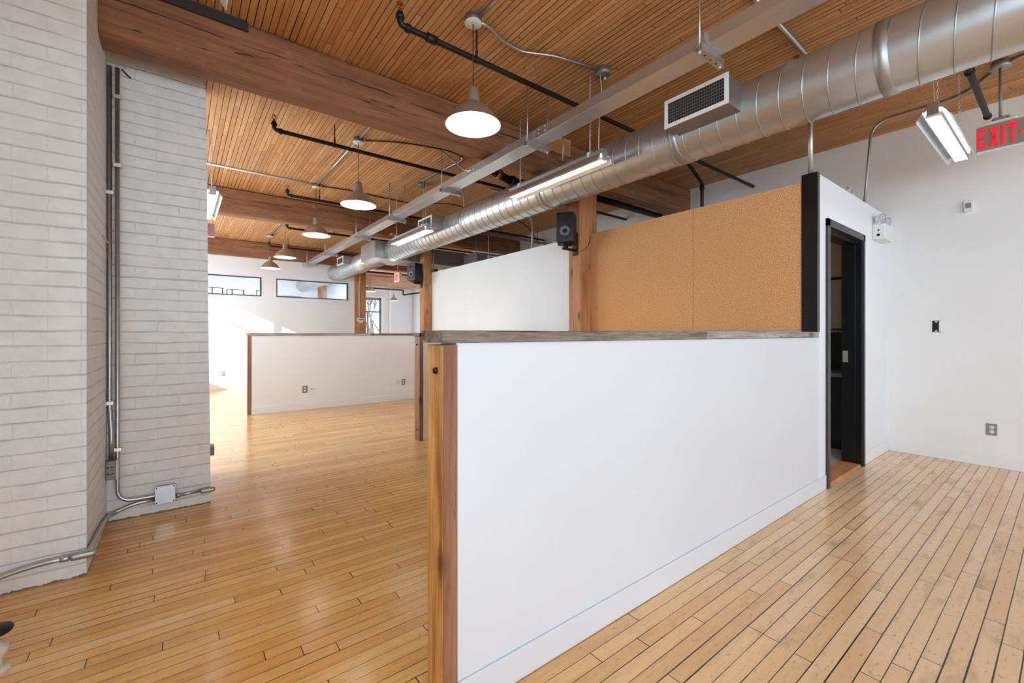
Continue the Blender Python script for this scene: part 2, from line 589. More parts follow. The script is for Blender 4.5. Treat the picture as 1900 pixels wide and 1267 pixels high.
def dup(root, loc, label, group=None, rz=None):
    r = root.copy(); COL.objects.link(r)
    r.location = loc
    if rz is not None: r.rotation_euler = (0, 0, rz)
    r['label'] = label
    if group: r['group'] = group
    for ch in [o for o in COL.objects if o.parent == root]:
        c = ch.copy(); COL.objects.link(c); c.parent = r
        for g in [o for o in COL.objects if o.parent == ch]:
            d = g.copy(); COL.objects.link(d); d.parent = c
    return r


def wall_holes(mb, axis, c0, c1, a0, a1, z0, z1, holes):
    """wall slab running along axis with rectangular openings (a0, a1, z0, z1)"""
    def bx(p, q, r, t):
        if q - p < 1e-4 or t - r < 1e-4: return
        if axis == 'X': mb.box(p, q, c0, c1, r, t)
        else: mb.box(c0, c1, p, q, r, t)
    cur = a0
    for h0, h1, hz0, hz1 in sorted(holes):
        bx(cur, h0, z0, z1); bx(h0, h1, z0, hz0); bx(h0, h1, hz1, z1)
        cur = h1
    bx(cur, a1, z0, z1)
    return mb


# ------------------------------------------------------------------ room shell
ZC = 3.28
YW = 1.18           # face of the half wall and of the washroom front
XR = 5.82           # white wall beyond the washroom
XP = 3.78           # face of the cork partition
ZB = 2.907          # underside of the beams

structure('floor', MB().box(-1.2, 9.0, -9.7, 15.05, -0.1, 0.0).box(3.56, 9.0, 15.05, 19.1, -0.1, 0.0), 'floor')
structure('ceiling', MB().box(-1.2, 9.0, -9.7, 15.05, ZC, ZC + 0.1).box(3.56, 9.0, 15.05, 19.1, ZC, ZC + 0.1), 'ceiling')
WZ0, WZ1 = 0.83, 2.68
structure('wall_left', wall_holes(MB(), 'Y', -1.2, -0.95, -9.7, 15.05, 0, ZC,
          [(-8.6, -6.4, WZ0, WZ1), (-5.6, -3.4, WZ0, WZ1), (-2.6, -0.2, WZ0, WZ1), (4.7, 6.8, WZ0, WZ1), (7.9, 10.75, WZ0, 2.80)]), 'brick')
structure('wall_back', wall_holes(MB(), 'X', -9.7, -9.5, -0.95, XR, 0, ZC, [(-0.6, 1.4, WZ0, WZ1), (1.8, 3.6, WZ0, WZ1), (3.9, 5.4, WZ0, WZ1)]), 'brick')
structure('wall_right', MB().box(XR, XR + 0.15, -9.5, 11.2, 0, ZC), 'cream')
structure('baseboard_right', MB().box(XR - 0.011, XR, -9.5, YW, 0, 0.105, 0.003), 'base')
# brick pier in two steps
structure('wall_pier', MB().box(-0.95, -0.37, 3.0, 3.755, 0, ZC).prism([(-0.95, 0), (0.173, 0), (0.140, ZC), (-0.95, ZC)], 0.845, 'XZ', 3.755), 'brick')
# far wall with two long transom panes
TZ0, TZ1 = 2.056, 2.484
structure('wall_far', wall_holes(MB(), 'X', 11.27, 11.42, -0.95, 3.56, 0, 2.935, [(-0.16, 1.462, TZ0, TZ1), (1.766, 3.388, TZ0, TZ1)]), 'white')
structure('baseboard_far', MB().box(-0.95, 3.56, 11.258, 11.27, 0, 0.105, 0.003), 'base')
for i, (a, b) in enumerate(((-0.16, 1.462), (1.766, 3.388))):
    fr = MB()
    for q in ((a, b, TZ0, TZ0 + .022), (a, b, TZ1 - .022, TZ1)): fr.box(q[0], q[1], 11.262, 11.33, q[2], q[3])
    fr.box(a, a + .022, 11.262, 11.33, TZ0, TZ1).box(b - .022, b, 11.262, 11.33, TZ0, TZ1)
    wf = fr.build('window_%d' % (i + 1), 'charcoal', kind='structure')
    MB().box(a + .02, b - .02, 11.30, 11.306, TZ0 + .02, TZ1 - .02).build('pane', 'glass', wf)
# daylight windows of the outer walls
wn = 2
for (y0, y1) in ((-8.6, -6.4), (-5.6, -3.4), (-2.6, -0.2), (4.7, 6.8), (7.9, 10.75)):
    wn += 1
    zt = 2.80 if y0 > 7 else WZ1
    fr = MB()
    fr.box(-1.12, -1.05, y0, y1, WZ0, WZ0 + .05).box(-1.12, -1.05, y0, y1, zt - .03, zt)
    fr.box(-1.12, -1.05, y0, y0 + .05, WZ0, zt).box(-1.12, -1.05, y1 - .05, y1, WZ0, zt)
    ym = 9.54 if y0 > 7 else (y0 + y1) / 2
    fr.box(-1.12, -1.05, ym - .035, ym + .035, WZ0, zt)
    fr.box(-1.12, -1.05, y0, y1, 2.32, 2.39)
    wf = fr.build('window_%d' % wn, 'bluegrey', kind='structure')
    MB().box(-1.09, -1.086, y0 + .04, y1 - .04, WZ0 + .04, zt - .02).build('pane', 'glass', wf)
for (x0, x1) in ((-0.6, 1.4), (1.8, 3.6), (3.9, 5.4)):
    wn += 1
    fr = MB()
    fr.box(x0, x1, -9.64, -9.58, WZ0, WZ0 + .05).box(x0, x1, -9.64, -9.58, WZ1 - .05, WZ1)
    fr.box(x0, x0 + .05, -9.64, -9.58, WZ0, WZ1).box(x1 - .05, x1, -9.64, -9.58, WZ0, WZ1)
    fr.box((x0 + x1) / 2 - .03, (x0 + x1) / 2 + .03, -9.64, -9.58, WZ0, WZ1)
    wf = fr.build('window_%d' % wn, 'bluegrey', kind='structure')
    MB().box(x0 + .04, x1 - .04, -9.61, -9.606, WZ0 + .04, WZ1 - .04).build('pane', 'glass', wf)

# white office behind the transom panes
structure('wall_office_back', wall_holes(MB(), 'X', 14.9, 15.05, -0.95, 3.56, 0, ZC, [(-0.6, 0.98, 0.8, 2.53), (1.06, 1.50, 0.8, 2.50), (1.80, 2.06, 0.8, 2.51)]), 'white')
structure('wall_office_side', MB().box(3.56, 3.66, 11.43, 19.0, 0, ZC), 'white')
for (x0, x1, zt, xm) in ((-0.6, 0.98, 2.53, .72), (1.06, 1.50, 2.50, 1.2), (1.80, 2.06, 2.51, 1.93)):
    wn += 1
    fr = MB()
    fr.box(x0, x1, 14.94, 15.0, 0.8, .85).box(x0, x1, 14.94, 15.0, zt - .015, zt)
    fr.box(x0, x0 + .03, 14.94, 15.0, 0.8, zt).box(x1 - .03, x1, 14.94, 15.0, .8, zt).box(xm - .015, xm + .015, 14.94, 15.0, .8, zt)
    wf = fr.build('window_%d' % wn, 'charcoal', kind='structure')
    MB().box(x0 + .02, x1 - .02, 14.97, 14.974, .83, zt - .02).build('pane', 'glass', wf)
tag(MB().box(3.32, 3.46, 13.9, 14.04, 0, ZC - .001).build('office_post', 'post'), 'brown post seen through the wide transom pane', 'post')
tag(MB().box(2.25, 3.02, 14.84, 14.895, 1.5, 2.37, .004).build('wall_screen', 'greyplate'), 'grey wall panel low behind the wide transom pane', 'panel')

# room at the very end
structure('wall_end', wall_holes(MB(), 'X', 18.8, 19.0, 3.66, 8.55, 0, ZC, [(5.6, 7.10, 0.75, 2.80)]), 'coolwhite')
structure('wall_end_right', MB().box(8.55, 8.7, 11.2, 18.8, 0, ZC), 'coolwhite')
structure('wall_end_near', MB().box(XR, 8.7, 11.05, 11.2, 0, ZC), 'cream')
wn += 1
fr = MB()
fr.box(5.6, 7.10, 18.86, 18.94, 2.70, 2.80).box(5.6, 7.10, 18.86, 18.94, 0.75, 0.81)
fr.box(7.04, 7.10, 18.86, 18.94, 0.75, 2.80).box(5.6, 5.66, 18.86, 18.94, 0.75, 2.80)
fr.box(5.6, 7.10, 18.86, 18.94, 2.15, 2.21).box(6.49, 6.55, 18.86, 18.94, 0.75, 2.18)
wf = fr.build('window_%d' % wn, 'bluegrey', kind='structure')
MB().box(5.65, 7.05, 18.90, 18.904, 0.8, 2.71).build('pane', 'glass', wf)
structure('trim_1', MB().box(5.52, 7.18, 18.775, 18.8, 2.80, 2.87).box(7.10, 7.18, 18.775, 18.8, 0.7, 2.80).box(5.52, 5.6, 18.775, 18.8, 0.7, 2.80), 'white')
structure('wall_end_pilaster', MB().box(7.42, 7.50, 18.7, 18.8, 0, ZC), 'white')

# white partition between two posts, and the washroom box with its door opening
structure('wall_middle', MB().box(XP, XP + 0.10, 3.60, 7.44, 0, 2.362), 'cream')
DX0, DX1, DZ = 3.985, 4.93, 2.085
structure('wall_washroom', wall_holes(MB(), 'X', YW, YW + 0.11, 3.832, XR, 0, 2.412, [(DX0, DX1, 0, DZ)]).box(3.832, 3.90, YW + 0.11, 3.42, 0, 2.36), 'white')
structure('baseboard_washroom', MB().box(DX1 + .0, XR - .012, YW - .008, YW, 0, 0.106, 0.003), 'base')
structure('wall_washroom_back', MB().box(3.90, XR, 3.30, 3.36, 0, 2.36), 'beige')
structure('wall_washroom_lining', MB().box(XR - .03, XR, YW + .11, 3.30, 1.22, 2.36), 'beige')
structure('trim_2', MB().box(XR - .045, XR, YW + .11, 3.30, 0, 1.22), 'blackpaint')
structure('trim_3', MB().box(3.90, XR - .05, YW + .12, 3.30, 0, 0.012), 'tile')

# door frame
df = MB()
df.box(DX0 - .012, DX0 + .04, YW - .018, YW + .145, 0, DZ + .012)
df.box(DX1 - .028, DX1 + .012, YW - .018, YW + .145, 0, DZ + .012)
df.box(DX0 - .012, DX1 + .012, YW - .018, YW + .145, DZ - .045, DZ + .012)
door = df.build('door_1', 'charcoal', kind='structure')
MB().box(DX1 - .034, DX1 - .028, YW + .0, YW + .145, 0, DZ - .05).box(DX1 - .05, DX1 - .034, YW + .045, YW + .145, 0, DZ - .05) \
    .box(DX0 + .04, DX0 + .055, YW + .045, YW + .145, 0, DZ - .05).box(DX0 + .04, DX1 - .034, YW + .045, YW + .145, DZ - .065, DZ - .045).build('jamb_lining', 'blackpaint', door)
MB().box(DX1 - .053, DX1 - .049, YW + .095, YW + .135, 0.94, 1.045).build('strike_plate', 'zincbolt', door)
MB().box(DX0 + .04, DX1 - .05, YW + .0, YW + .15, 0, .022, .006).build('threshold', 'threshold', door)

# things glimpsed in the washroom
v = thing('washroom_vanity', 'dark vanity with a pale counter inside the washroom doorway', 'vanity', (5.5, 1.9, 0.012))
MB().box(5.35, 5.77, 1.45, 2.4, 0.112, 0.76, .004).build('cabinet', 'blackpaint', v)
MB().box(5.33, 5.774, 1.42, 2.43, 0.76, 0.80, .004).build('countertop', 'greyplate', v)
MB().box(5.38, 5.76, 1.47, 2.38, 0.012, 0.112).build('plinth', 'blackpaint', v)
MB().box(5.335, 5.35, 1.6, 1.75, 0.62, 0.635).build('pull_handle', 'zincbolt', v)
mr = thing('framed_mirror', 'black framed mirror on the beige washroom wall', 'mirror', (5.78, 2.1, 1.24))
MB().box(5.765, 5.789, 1.40, 2.8, 1.24, 1.26).box(5.765, 5.789, 1.40, 2.8, 1.80, 1.83).box(5.765, 5.789, 1.40, 1.43, 1.26, 1.8).box(5.765, 5.789, 2.77, 2.8, 1.26, 1.8).build('mirror_frame', 'blackpaint', mr)
MB().box(5.775, 5.789, 1.43, 2.77, 1.26, 1.80).build('mirror_glass', 'beige', mr)

# ------------------------------------------------------------------ beams and posts


def beam(label, x0, x1, y0, y1, board=False):
    t = thing('ceiling_beam', label, 'beam', ((x0 + x1) / 2, (y0 + y1) / 2, ZB), group=None)
    rough_box(MB(), x0, x1, y0, y1, ZB, ZC - .001, .12, .005, .020).build('timber', 'beam', t)
    return t


b1 = beam('heavy brown timber beam nearest the camera, running from the brick pier', -0.368, XR, 3.371, 3.572)
MB().box(-0.366, 0.36, 3.352, 3.371, 3.215, ZC - .001).build('dark_strip', 'charcoal', b1, label='dark grey strip along the beam top')
MB().box(3.02, 3.33, 3.30, 3.372, 3.10, ZC - .002, .004).build('packing_block', 'block', b1, label='paler timber block on the beam face')
beam('second timber beam, over the far low wall and its tall post', -0.94, XR, 7.30, 7.50)
beam('third timber beam, resting on the white far wall with the transom panes', -0.94, 8.5, 11.225, 11.43)
beam('small far beam in the end room above the window', 3.6, 8.54, 15.1, 15.3)


def post(label, x0, x1, y0, y1):
    return tag(MB().box(x0, x1, y0, y1, 0, ZB, .014, 2).build('timber_post', 'post'), label, 'post')


post('weathered square timber post between the cork boards and white partition', 3.602, 3.890, 3.425, 3.610)
post('timber post at the far edge of the white partition carrying a speaker', 3.612, 3.78, 7.42, 7.60)
post('reddish timber post beside the far wall with a white conduit', 3.545, 3.84, 11.24, 11.42)

# ------------------------------------------------------------------ low walls with timber caps
hw = thing('half_wall', 'long white half wall with golden end post and weathered plank cap', 'half wall', (2.2, YW + .06, 0))
MB().box(0.688, 3.832, YW + .003, YW + .105, 0, 1.172).build('wall_panel', 'coolwhite', hw)
MB().box(0.688, 3.97, YW - .007, YW + .003, 0, 0.107, .003).build('baseboard', 'coolwhite', hw)
ep = MB().box(0.640, 0.690, YW, YW + .110, 0, 1.166, .004).build('end_post', 'endpost', hw, label='golden brown end post with bolts')
for z in (1.085, 0.08):
    MB().lathe([(0.0, -.012), (0.007, -.011), (0.0105, -.006), (0.011, 0.0)], (0.640, YW + .045, z), 'X', 14).build('bolt', 'bolt', ep)
MB().box(0.6405, 0.6885, YW - .0025, YW + .001, 0, 1.166).build('edge_board', 'brownpost', hw, label='reddish brown sawn edge board')
for (a, b, m, z0, lab) in ((0.628, 2.172, 'cap', 1.1725, 'dark weathered cap plank with knots'), (2.174, 2.868, 'capgrey', 1.1745, 'grey cap plank with wavy grain'), (2.870, 3.775, 'capgrey', 1.1765, 'pale grey cap plank')):
    rough_box(MB(), a, b, YW - .014, YW + .125, z0, z0 + .039, .035, .0016, .004).build('cap_plank', m, hw, label=lab)

h2 = thing('half_wall', 'middle half wall mostly hidden, its brown end post showing', 'half wall', (3.0, 4.54, 0))
MB().box(2.172, XP, 4.482, 4.60, 0, 1.172).build('wall_panel', 'white', h2)
MB().box(2.172, XP, 4.472, 4.482, 0, 0.107, .003).build('baseboard', 'base', h2)
ep = MB().box(2.128, 2.174, 4.474, 4.605, 0, 1.17, .005).build('end_post', 'brownpost', h2)
for z in (1.08, 0.12):
    MB().lathe([(0.0, -.01), (0.008, -.009), (0.012, 0.0)], (2.128, 4.54, z), 'X', 12).build('bolt', 'bolt', ep)
MB().box(2.118, 2.24, 4.46, 4.62, 1.1715, 1.212, .004).build('cap_plank', 'bolt', h2, label='short dark cap end')
MB().box(2.242, XP, 4.46, 4.62, 1.1715, 1.210, .004).build('cap_plank', 'cap', h2)

h3 = thing('half_wall', 'far half wall in one bay back with outlets and full length showing', 'half wall', (2.2, 7.5, 0))
MB().box(0.838, 3.61, 7.452, 7.56, 0, 1.172).build('wall_panel', 'cream', h3)
MB().box(0.838, 3.61, 7.442, 7.452, 0, 0.107, .003).build('baseboard', 'base', h3)
MB().box(0.792, 0.838, 7.445, 7.565, 0, 1.172, .004).build('end_post', 'brownpost', h3)
MB().box(0.776, 2.62, 7.43, 7.58, 1.1735, 1.214, .004).build('cap_plank', 'capgrey', h3)
MB().box(2.622, 3.61, 7.43, 7.58, 1.1735, 1.212, .004).build('cap_plank', 'brownpost', h3, label='browner cap plank')

# cork boards and black corner trim
for (a, b, lab) in ((2.170, 3.424, 'wide cork board panel beside the timber post'), (1.282, 2.167, 'narrower cork board panel beside the black corner trim')):
    tag(MB().box(XP + .012, 3.831, a, b, 1.23, 2.366, .002).build('cork_board', 'cork'), lab, 'cork board')
ct = MB().box(XP + .004, 3.831, YW - .006, 1.281, 1.2155, 2.418, .002).build('corner_trim', 'blackpaint')
tag(ct, 'black upright corner trim between cork board and white washroom wall', 'trim')

# ------------------------------------------------------------------ wall plates and devices


def plate(kind, label, cat, pos, face, wdt, hgt, outer='greyplate', inner='plastic', group=None):
    """duplex plate on a wall; face names the outward normal"""
    t = thing(kind, label, cat, pos, {'-Y': 0.0, '-X': -PI / 2}[face], group)
    p = MB().box(-wdt / 2, wdt / 2, -.006, 0, -hgt / 2, hgt / 2, .002).build('cover_plate', outer, t, local=True)
    for s in (1, -1):
        zc = s * hgt * .19
        MB().lathe([(0, -.009), (wdt * .23, -.009), (wdt * .24, -.006)], (0, 0, zc), 'Y', 18).build('socket', inner, p, local=True)
        MB().box(-wdt * .09, -wdt * .06, -.0098, -.0088, zc - .004, zc + .006).box(wdt * .06, wdt * .09, -.0098, -.0088, zc - .004, zc + .006).build('slot', 'darkhole', p, local=True)
    return t


plate('wall_outlet', 'grey duplex outlet low on the plain white wall near the doorway', 'outlet', (XR, 0.461, 0.337), '-X', .068, .105)
plate('wall_outlet', 'small outlet on the sunlit far wall near the floor', 'outlet', (0.734, 11.27, 0.329), '-Y', .062, .10, 'greyplate')
plate('wall_outlet', 'grey outlet at the middle of the far half wall', 'outlet', (1.571, 7.452, 0.322), '-Y', .072, .112)
plate('wall_outlet', 'grey outlet on the far half wall close to the middle end post', 'outlet', (3.222, 7.452, 0.328), '-Y', .068, .108)
for (x, z, lab) in ((1.672, 0.318, 'white data plate beside the middle grey outlet on far half wall'), (3.125, 0.322, 'white data plate on far half wall just before its grey outlet')):
    t = thing('data_plate', lab, 'wall plate', (x, 7.452, z))
    p = MB().box(-.040, .040, -.006, 0, -.056, .056, .002).build('cover_plate', 'plastic', t, local=True)
    for s in (-1, 1):
        MB().box(s * .012 - .006, s * .012 + .006, -.0075, -.005, -.004, .008).build('port', 'darkhole', p, local=True)

t = thing('switch_box', 'open switch box without cover in the plain white wall', 'switch box', (XR, 0.822, 1.274), -PI / 2)
MB().box(-.031, .031, -.004, 0, -.056, .056).build('back_box', 'darkhole', t, local=True)
fr = MB().box(-.034, -.028, -.007, 0, -.06, .06).box(.020, .034, -.007, 0, -.06, .06).box(-.034, .034, -.007, 0, .055, .06).box(-.034, .034, -.007, 0, -.06, -.055)
fr.build('rim', 'plastic', t, local=True)
for s in (1, -1):
    MB().prism([(-.012, s * .052), (.012, s * .052), (.006, s * .032), (-.006, s * .036)], .003, 'XZ', -.008).build('screw_tab', 'zincbolt', t, local=True)

t = thing('wall_sensor', 'small white sensor box high on the plain white wall', 'sensor', (XR, 0.603, 2.385), -PI / 2)
MB().prism([(-.026, -.052), (.026, -.052), (.030, .045), (.018, .055), (-.018, .055), (-.030, .045)], .04, 'XZ', -.04).build('housing', 'plastic', t, local=True)
MB().box(-.018, .018, -.043, -.039, -.02, .026).build('lens', 'greyplate', t, local=True)

# emergency light on the washroom wall
t = thing('emergency_light', 'white emergency light with two round lamps beside the black doorway', 'emergency light', (5.42, YW, 2.08))
bx = MB().box(5.24, 5.56, 1.085, YW, 2.10, 2.245, .010).build('battery_box', 'plastic', t)
MB().box(5.2375, 5.2405, 1.128, 1.140, 2.175, 2.19).build('test_switch', 'darkhole', bx)
MB().lathe([(0, -.003), (.012, -.003), (.013, .002)], (5.239, 1.135, 2.138), 'X', 14).build('socket_hole', 'darkhole', bx)
for x in (5.26, 5.47):
    rot = Matrix.Rotation(math.radians(20), 3, 'X') @ Matrix.Rotation(math.radians(-25), 3, 'Z')
    hd = MB().lathe([(.014, .05), (.03, .04), (.046, .012), (.05, -.004), (.046, -.006)], (x, 1.12, 2.29), 'Y', 24, rot, cap=False).build('lamp_head', 'plastic', t)
    MB().lathe([(0, .012), (.02, .006), (.036, 0), (.042, -.005)], (x, 1.12, 2.29), 'Y', 20, rot).build('lamp_lens', 'lens', hd)
for x in (5.26, 5.47):
    MB().tube([(x, 1.14, 2.24), (x, 1.13, 2.28)], .012).build('swivel', 'plastic', t)

# tuft of mineral wool on the washroom wall
mb = MB()
for i in range(170):
    x = random.gauss(4.62, .09) if i % 5 else random.uniform(4.3, 4.8); y = random.uniform(1.186, 1.25); z = 2.411
    h = random.uniform(.03, .085) * max(.25, 1 - abs(x - 4.62) * 4)
    p = [Vector((x, y, z))]
    for k in range(4): p.append(p[-1] + Vector((random.uniform(-.015, .022), random.uniform(-.012, .012), h / 4 + random.uniform(-.004, .004))))
    mb.tube(p, .0028, 4)
tag(mb.build('insulation_tuft', 'wool', kind='stuff'), 'tuft of pale fibrous insulation on top of the washroom wall', 'insulation')

# ------------------------------------------------------------------ conduits on the brick pier
YC = 3.755


def conduit(name, label, pts, r=.0105, mat='steel', rad=.08, seg=10, cat='conduit'):
    return tag(MB().tube(rounded(pts, rad), r, seg).build(name, mat), label, cat)


t = thing('wall_conduit', 'slim vertical conduit in the brick corner dropping into the outlet box', 'conduit', (-0.364, 3.738, 0.4))
MB().tube(rounded([(-.3565, 3.741, ZB - .002), (-.3565, 3.741, .74), (-.347, 3.728, .58), (-.347, 3.722, .405)], .05), .0125).build('pipe', 'steel', t)
for z in (2.1, .76): MB().box(-.372, -.337, 3.725, 3.755, z - .012, z + .012, .002).build('strap', 'zincbolt', t)
t = thing('wall_conduit', 'second vertical conduit curving along the brick to the square junction box', 'conduit', (-0.321, 3.738, 0.11))
MB().tube(rounded([(-.319, 3.741, ZB - .002), (-.319, 3.741, .12), (-.146, 3.741, .12), (-.128, 3.741, .122)], .13, 8), .0125).build('pipe', 'steel', t)
for z in (2.72, 2.28, .46): MB().box(-.340, -.298, 3.725, 3.755, z - .012, z + .012, .002).build('strap', 'zincbolt', t)
t = thing('low_conduit', 'low conduit bending around the brick corner along the floor', 'conduit', (-0.3, 3.4, 0.05))
MB().tube(rounded([(-.13, 3.741, .096), (-.25, 3.741, .092), (-.353, 3.735, .05), (-.355, 3.45, .10), (-.355, 3.0, .135), (-.355, 2.962, .125)], .06, 6), .0125).build('pipe', 'steel', t)
MB().lathe([(.013, -.05), (.017, -.045), (.017, -.02), (.013, -.016)], (-.41, 2.975, .115), 'X', 12).build('coupling', 'steel', t)
# elbow fitting with long oval cover at the pier corner
MB().box(-.425, -.330, 2.945, 2.987, .10, .134, .014, 3).build('elbow_fitting', 'galvdull', t)
MB().tube(rounded([(-.42, 2.975, .116), (-.55, 2.975, .115), (-.70, 2.975, .085), (-.94, 2.975, .06)], .1), .0125).build('run', 'steel', t)

t = thing('surface_outlet_box', 'grey surface outlet box at the foot of the brick corner', 'outlet', (-0.35, 3.72, 0.29))
bx = MB().box(-.369, -.322, 3.672, 3.728, .288, .404, .004).build('box', 'greyplate', t)
MB().box(-.3215, -.312, 3.668, 3.728, .286, .407, .002).build('side_plate', 'plastic', t)
for z in (.365, .325):
    for x in (-.358, -.338): MB().box(x - .006, x + .006, 3.6705, 3.673, z - .003, z + .003).build('slot', 'darkhole', bx)
t = thing('junction_box', 'square metal junction box low on the brick pier', 'junction box', (-0.08, 3.735, 0.065))
bx = MB().box(-.132, -.027, 3.712, 3.755, .068, .183, .007).build('box', 'galvdull', t)
MB().box(-.134, -.025, 3.708, 3.7125, .066, .185, .002).build('cover', 'steel', t)
for x in (-.124, -.035):
    for z in (.076, .175): MB().lathe([(0, -.003), (.004, -.003), (.004, 0)], (x, 3.708, z), 'Y', 8).build('screw', 'bolt', bx)
t = thing('short_conduit', 'short conduit from junction box to the oval elbow at the pier edge', 'conduit', (0.08, 3.74, 0.1))
MB().tube([(-.027, 3.741, .094), (.112, 3.741, .102)], .0115).build('pipe', 'steel', t)
MB().box(.108, .198, 3.700, 3.742, .086, .119, .014, 3).build('elbow_fitting', 'galvdull', t)
MB().lathe([(.012, -.01), (.017, -.008), (.017, .012), (.012, .014)], (-.012, 3.741, .095), 'X', 12).build('coupling', 'galvdull', t)
tag(MB().box(.173, .222, 4.30, 4.40, .205, .282, .003).build('outlet_box', 'greyplate'), 'small grey box on the hidden end of the brick pier', 'outlet box')
tag(MB().tube(rounded([(-.369, 3.52, 1.79), (-.352, 3.53, 1.765), (-.348, 3.58, 1.755), (-.352, 3.65, 1.76), (-.354, 3.69, 1.79)], .03), .0022, 6).build('wire_hook', 'whitecord'), 'little white wire loop on the brick pier side', 'wire')
tag(MB().tube([(-.30, 3.738, ZB - .003), (-.255, 3.74, 2.862)], .004, 6).build('bare_wire_stub', 'black'), 'short dark wire stub where conduits meet the beam', 'wire')

# radiator valve at the picture edge
t = thing('radiator_valve', 'cream radiator valve with black handwheel low beside the floor', 'valve', (-.53, 2.33, 0))
MB().tube(rounded([(-.522, 2.33, 0.0), (-.522, 2.33, .075), (-.67, 2.30, .075)], .03), .022, 14).build('pipe', 'radiator', t)
MB().lathe([(.02, .05), (.034, .06), (.036, .085), (.026, .10), (.014, .105), (.012, .135)], (-.522, 2.33, 0), 'Z', 20).build('valve_body', 'radiator', t)
MB().lathe([(0, .133), (.03, .133), (.044, .14), (.047, .148), (.043, .156), (.02, .16), (0, .16)], (-.522, 2.33, 0), 'Z', 28).build('handwheel', 'black', t)
MB().lathe([(0, .0), (.04, .0), (.04, .012), (.022, .016)], (-.522, 2.33, 0), 'Z', 20).build('floor_flange', 'radiator', t)

# ------------------------------------------------------------------ overhead: pendant lamps


def pendant(label, x, y, group):
    z0 = 2.568
    t = thing('pendant_lamp', label, 'pendant lamp', (x, y, z0), group=group)
    cb = MB().lathe([(0.0, ZC - .043), (.052, ZC - .043), (.054, ZC - .040), (.054, ZC - .001), (0, ZC - .001)], (x, y, 0), 'Z', 28).build('ceiling_box', 'greyduct', t)
    MB().lathe([(0.0, ZC - .047), (.055, ZC - .047), (.057, ZC - .045), (.057, ZC - .043), (0, ZC - .043)], (x, y, 0), 'Z', 28).build('cover_plate', 'plastic', cb)
    MB().tube([(x, y, ZC - .047), (x, y, z0 + .24)], .0035, 8).build('cord', 'cable', t)
    outer = [(.0, .252), (.020, .252), (.030, .246), (.034, .236), (.044, .168), (.0475, .150), (.0475, .142), (.062, .134), (.100, .110), (.142, .062), (.172, .016), (.182, 0.0)]
    inner = [(.180, .0005), (.168, .016), (.138, .060), (.098, .104), (.060, .128), (.0, .132)]
    sh = MB().lathe([(r, z0 + h) for r, h in outer], (x, y, 0), 'Z', 48, cap=False).build('shade', 'shade', t)
    MB().lathe([(r, z0 + h) for r, h in inner], (x, y, 0), 'Z', 48, cap=False).build('shade_lining', 'shadein', sh)
    MB().lathe([(0, z0 + .030), (.022, z0 + .034), (.032, z0 + .055), (.030, z0 + .075), (.018, z0 + .105), (.014, z0 + .13)], (x, y, 0), 'Z', 20).build('bulb', 'bulb', t)
    return t


G1 = 'aluminium pendant lamps in a row'
p0 = pendant('nearest and largest-looking aluminium pendant lamp, in front of the first beam', 1.525, 2.406, G1)
for (x, y, lab) in ((1.504, 4.643, 'second aluminium pendant lamp, just past the first beam'),
                    (1.498, 6.42, 'third aluminium pendant lamp, hung before the second beam'),
                    (1.49, 8.62, 'fourth aluminium pendant lamp, just past the second beam'),
                    (1.49, 10.22, 'fifth aluminium pendant lamp, lowest in view before the far wall'),
                    (4.82, 13.75, 'pendant lamp in the end room beside the reddish post'),
                    (6.98, 17.1, 'tiny pendant lamp in the end room before the white pilaster')):
    r = dup(p0, (x, y, 2.568), lab, G1 if x < 2 else 'pendant lamps of the end room')

# ------------------------------------------------------------------ overhead: sprinkler pipes


def sprinkler(label, y, x0, x1, hangers, r=.019, z=3.08, couplings=()):
    t = thing('sprinkler_pipe', label, 'sprinkler pipe', ((x0 + x1) / 2, y, z))
    MB().tube(rounded([(x0, y, z + .075), (x0, y, z), (x1, y, z)], .04, 6), r, 12).build('pipe', 'black', t)
    MB().lathe([(r, .0), (r + .007, .005), (r + .007, .03), (r, .035)], (x0 + .035, y, z), 'X', 14).lathe([(r, 0), (r + .007, .005), (r + .007, .025), (r, .03)], (x0, y, z + .035), 'Z', 14).build('elbow', 'black', t)
    hd = MB().tube([(x0, y, z + .07), (x0, y, z + .10)], .011, 8).tube([(x0 - .012, y, z + .10), (x0 - .012, y, z + .128)], .003, 6).tube([(x0 + .012, y, z + .10), (x0 + .012, y, z + .128)], .003, 6)
    hd.lathe([(0, z + .126), (.02, z + .128), (.021, z + .131), (0, z + .133)], (x0, y, 0), 'Z', 14).build('sprinkler_head', 'brass', t)
    for c in couplings:
        MB().lathe([(r, -.035), (r + .009, -.032), (r + .009, .032), (r, .035)], (c, y, z), 'X', 16).build('coupling', 'black', t)
    for x in hangers:
        MB().tube([(x, y, z + r), (x, y, ZC - .001)], .0055, 8).build('hanger_rod', 'black', t)
        MB().lathe([(r + .001, -.009), (r + .004, -.008), (r + .004, .008), (r + .001, .009)], (x, y, z), 'X', 16).tube([(x, y, z + r), (x, y, z + r + .045)], .009, 8).build('hanger_ring', 'black', t)
    return t


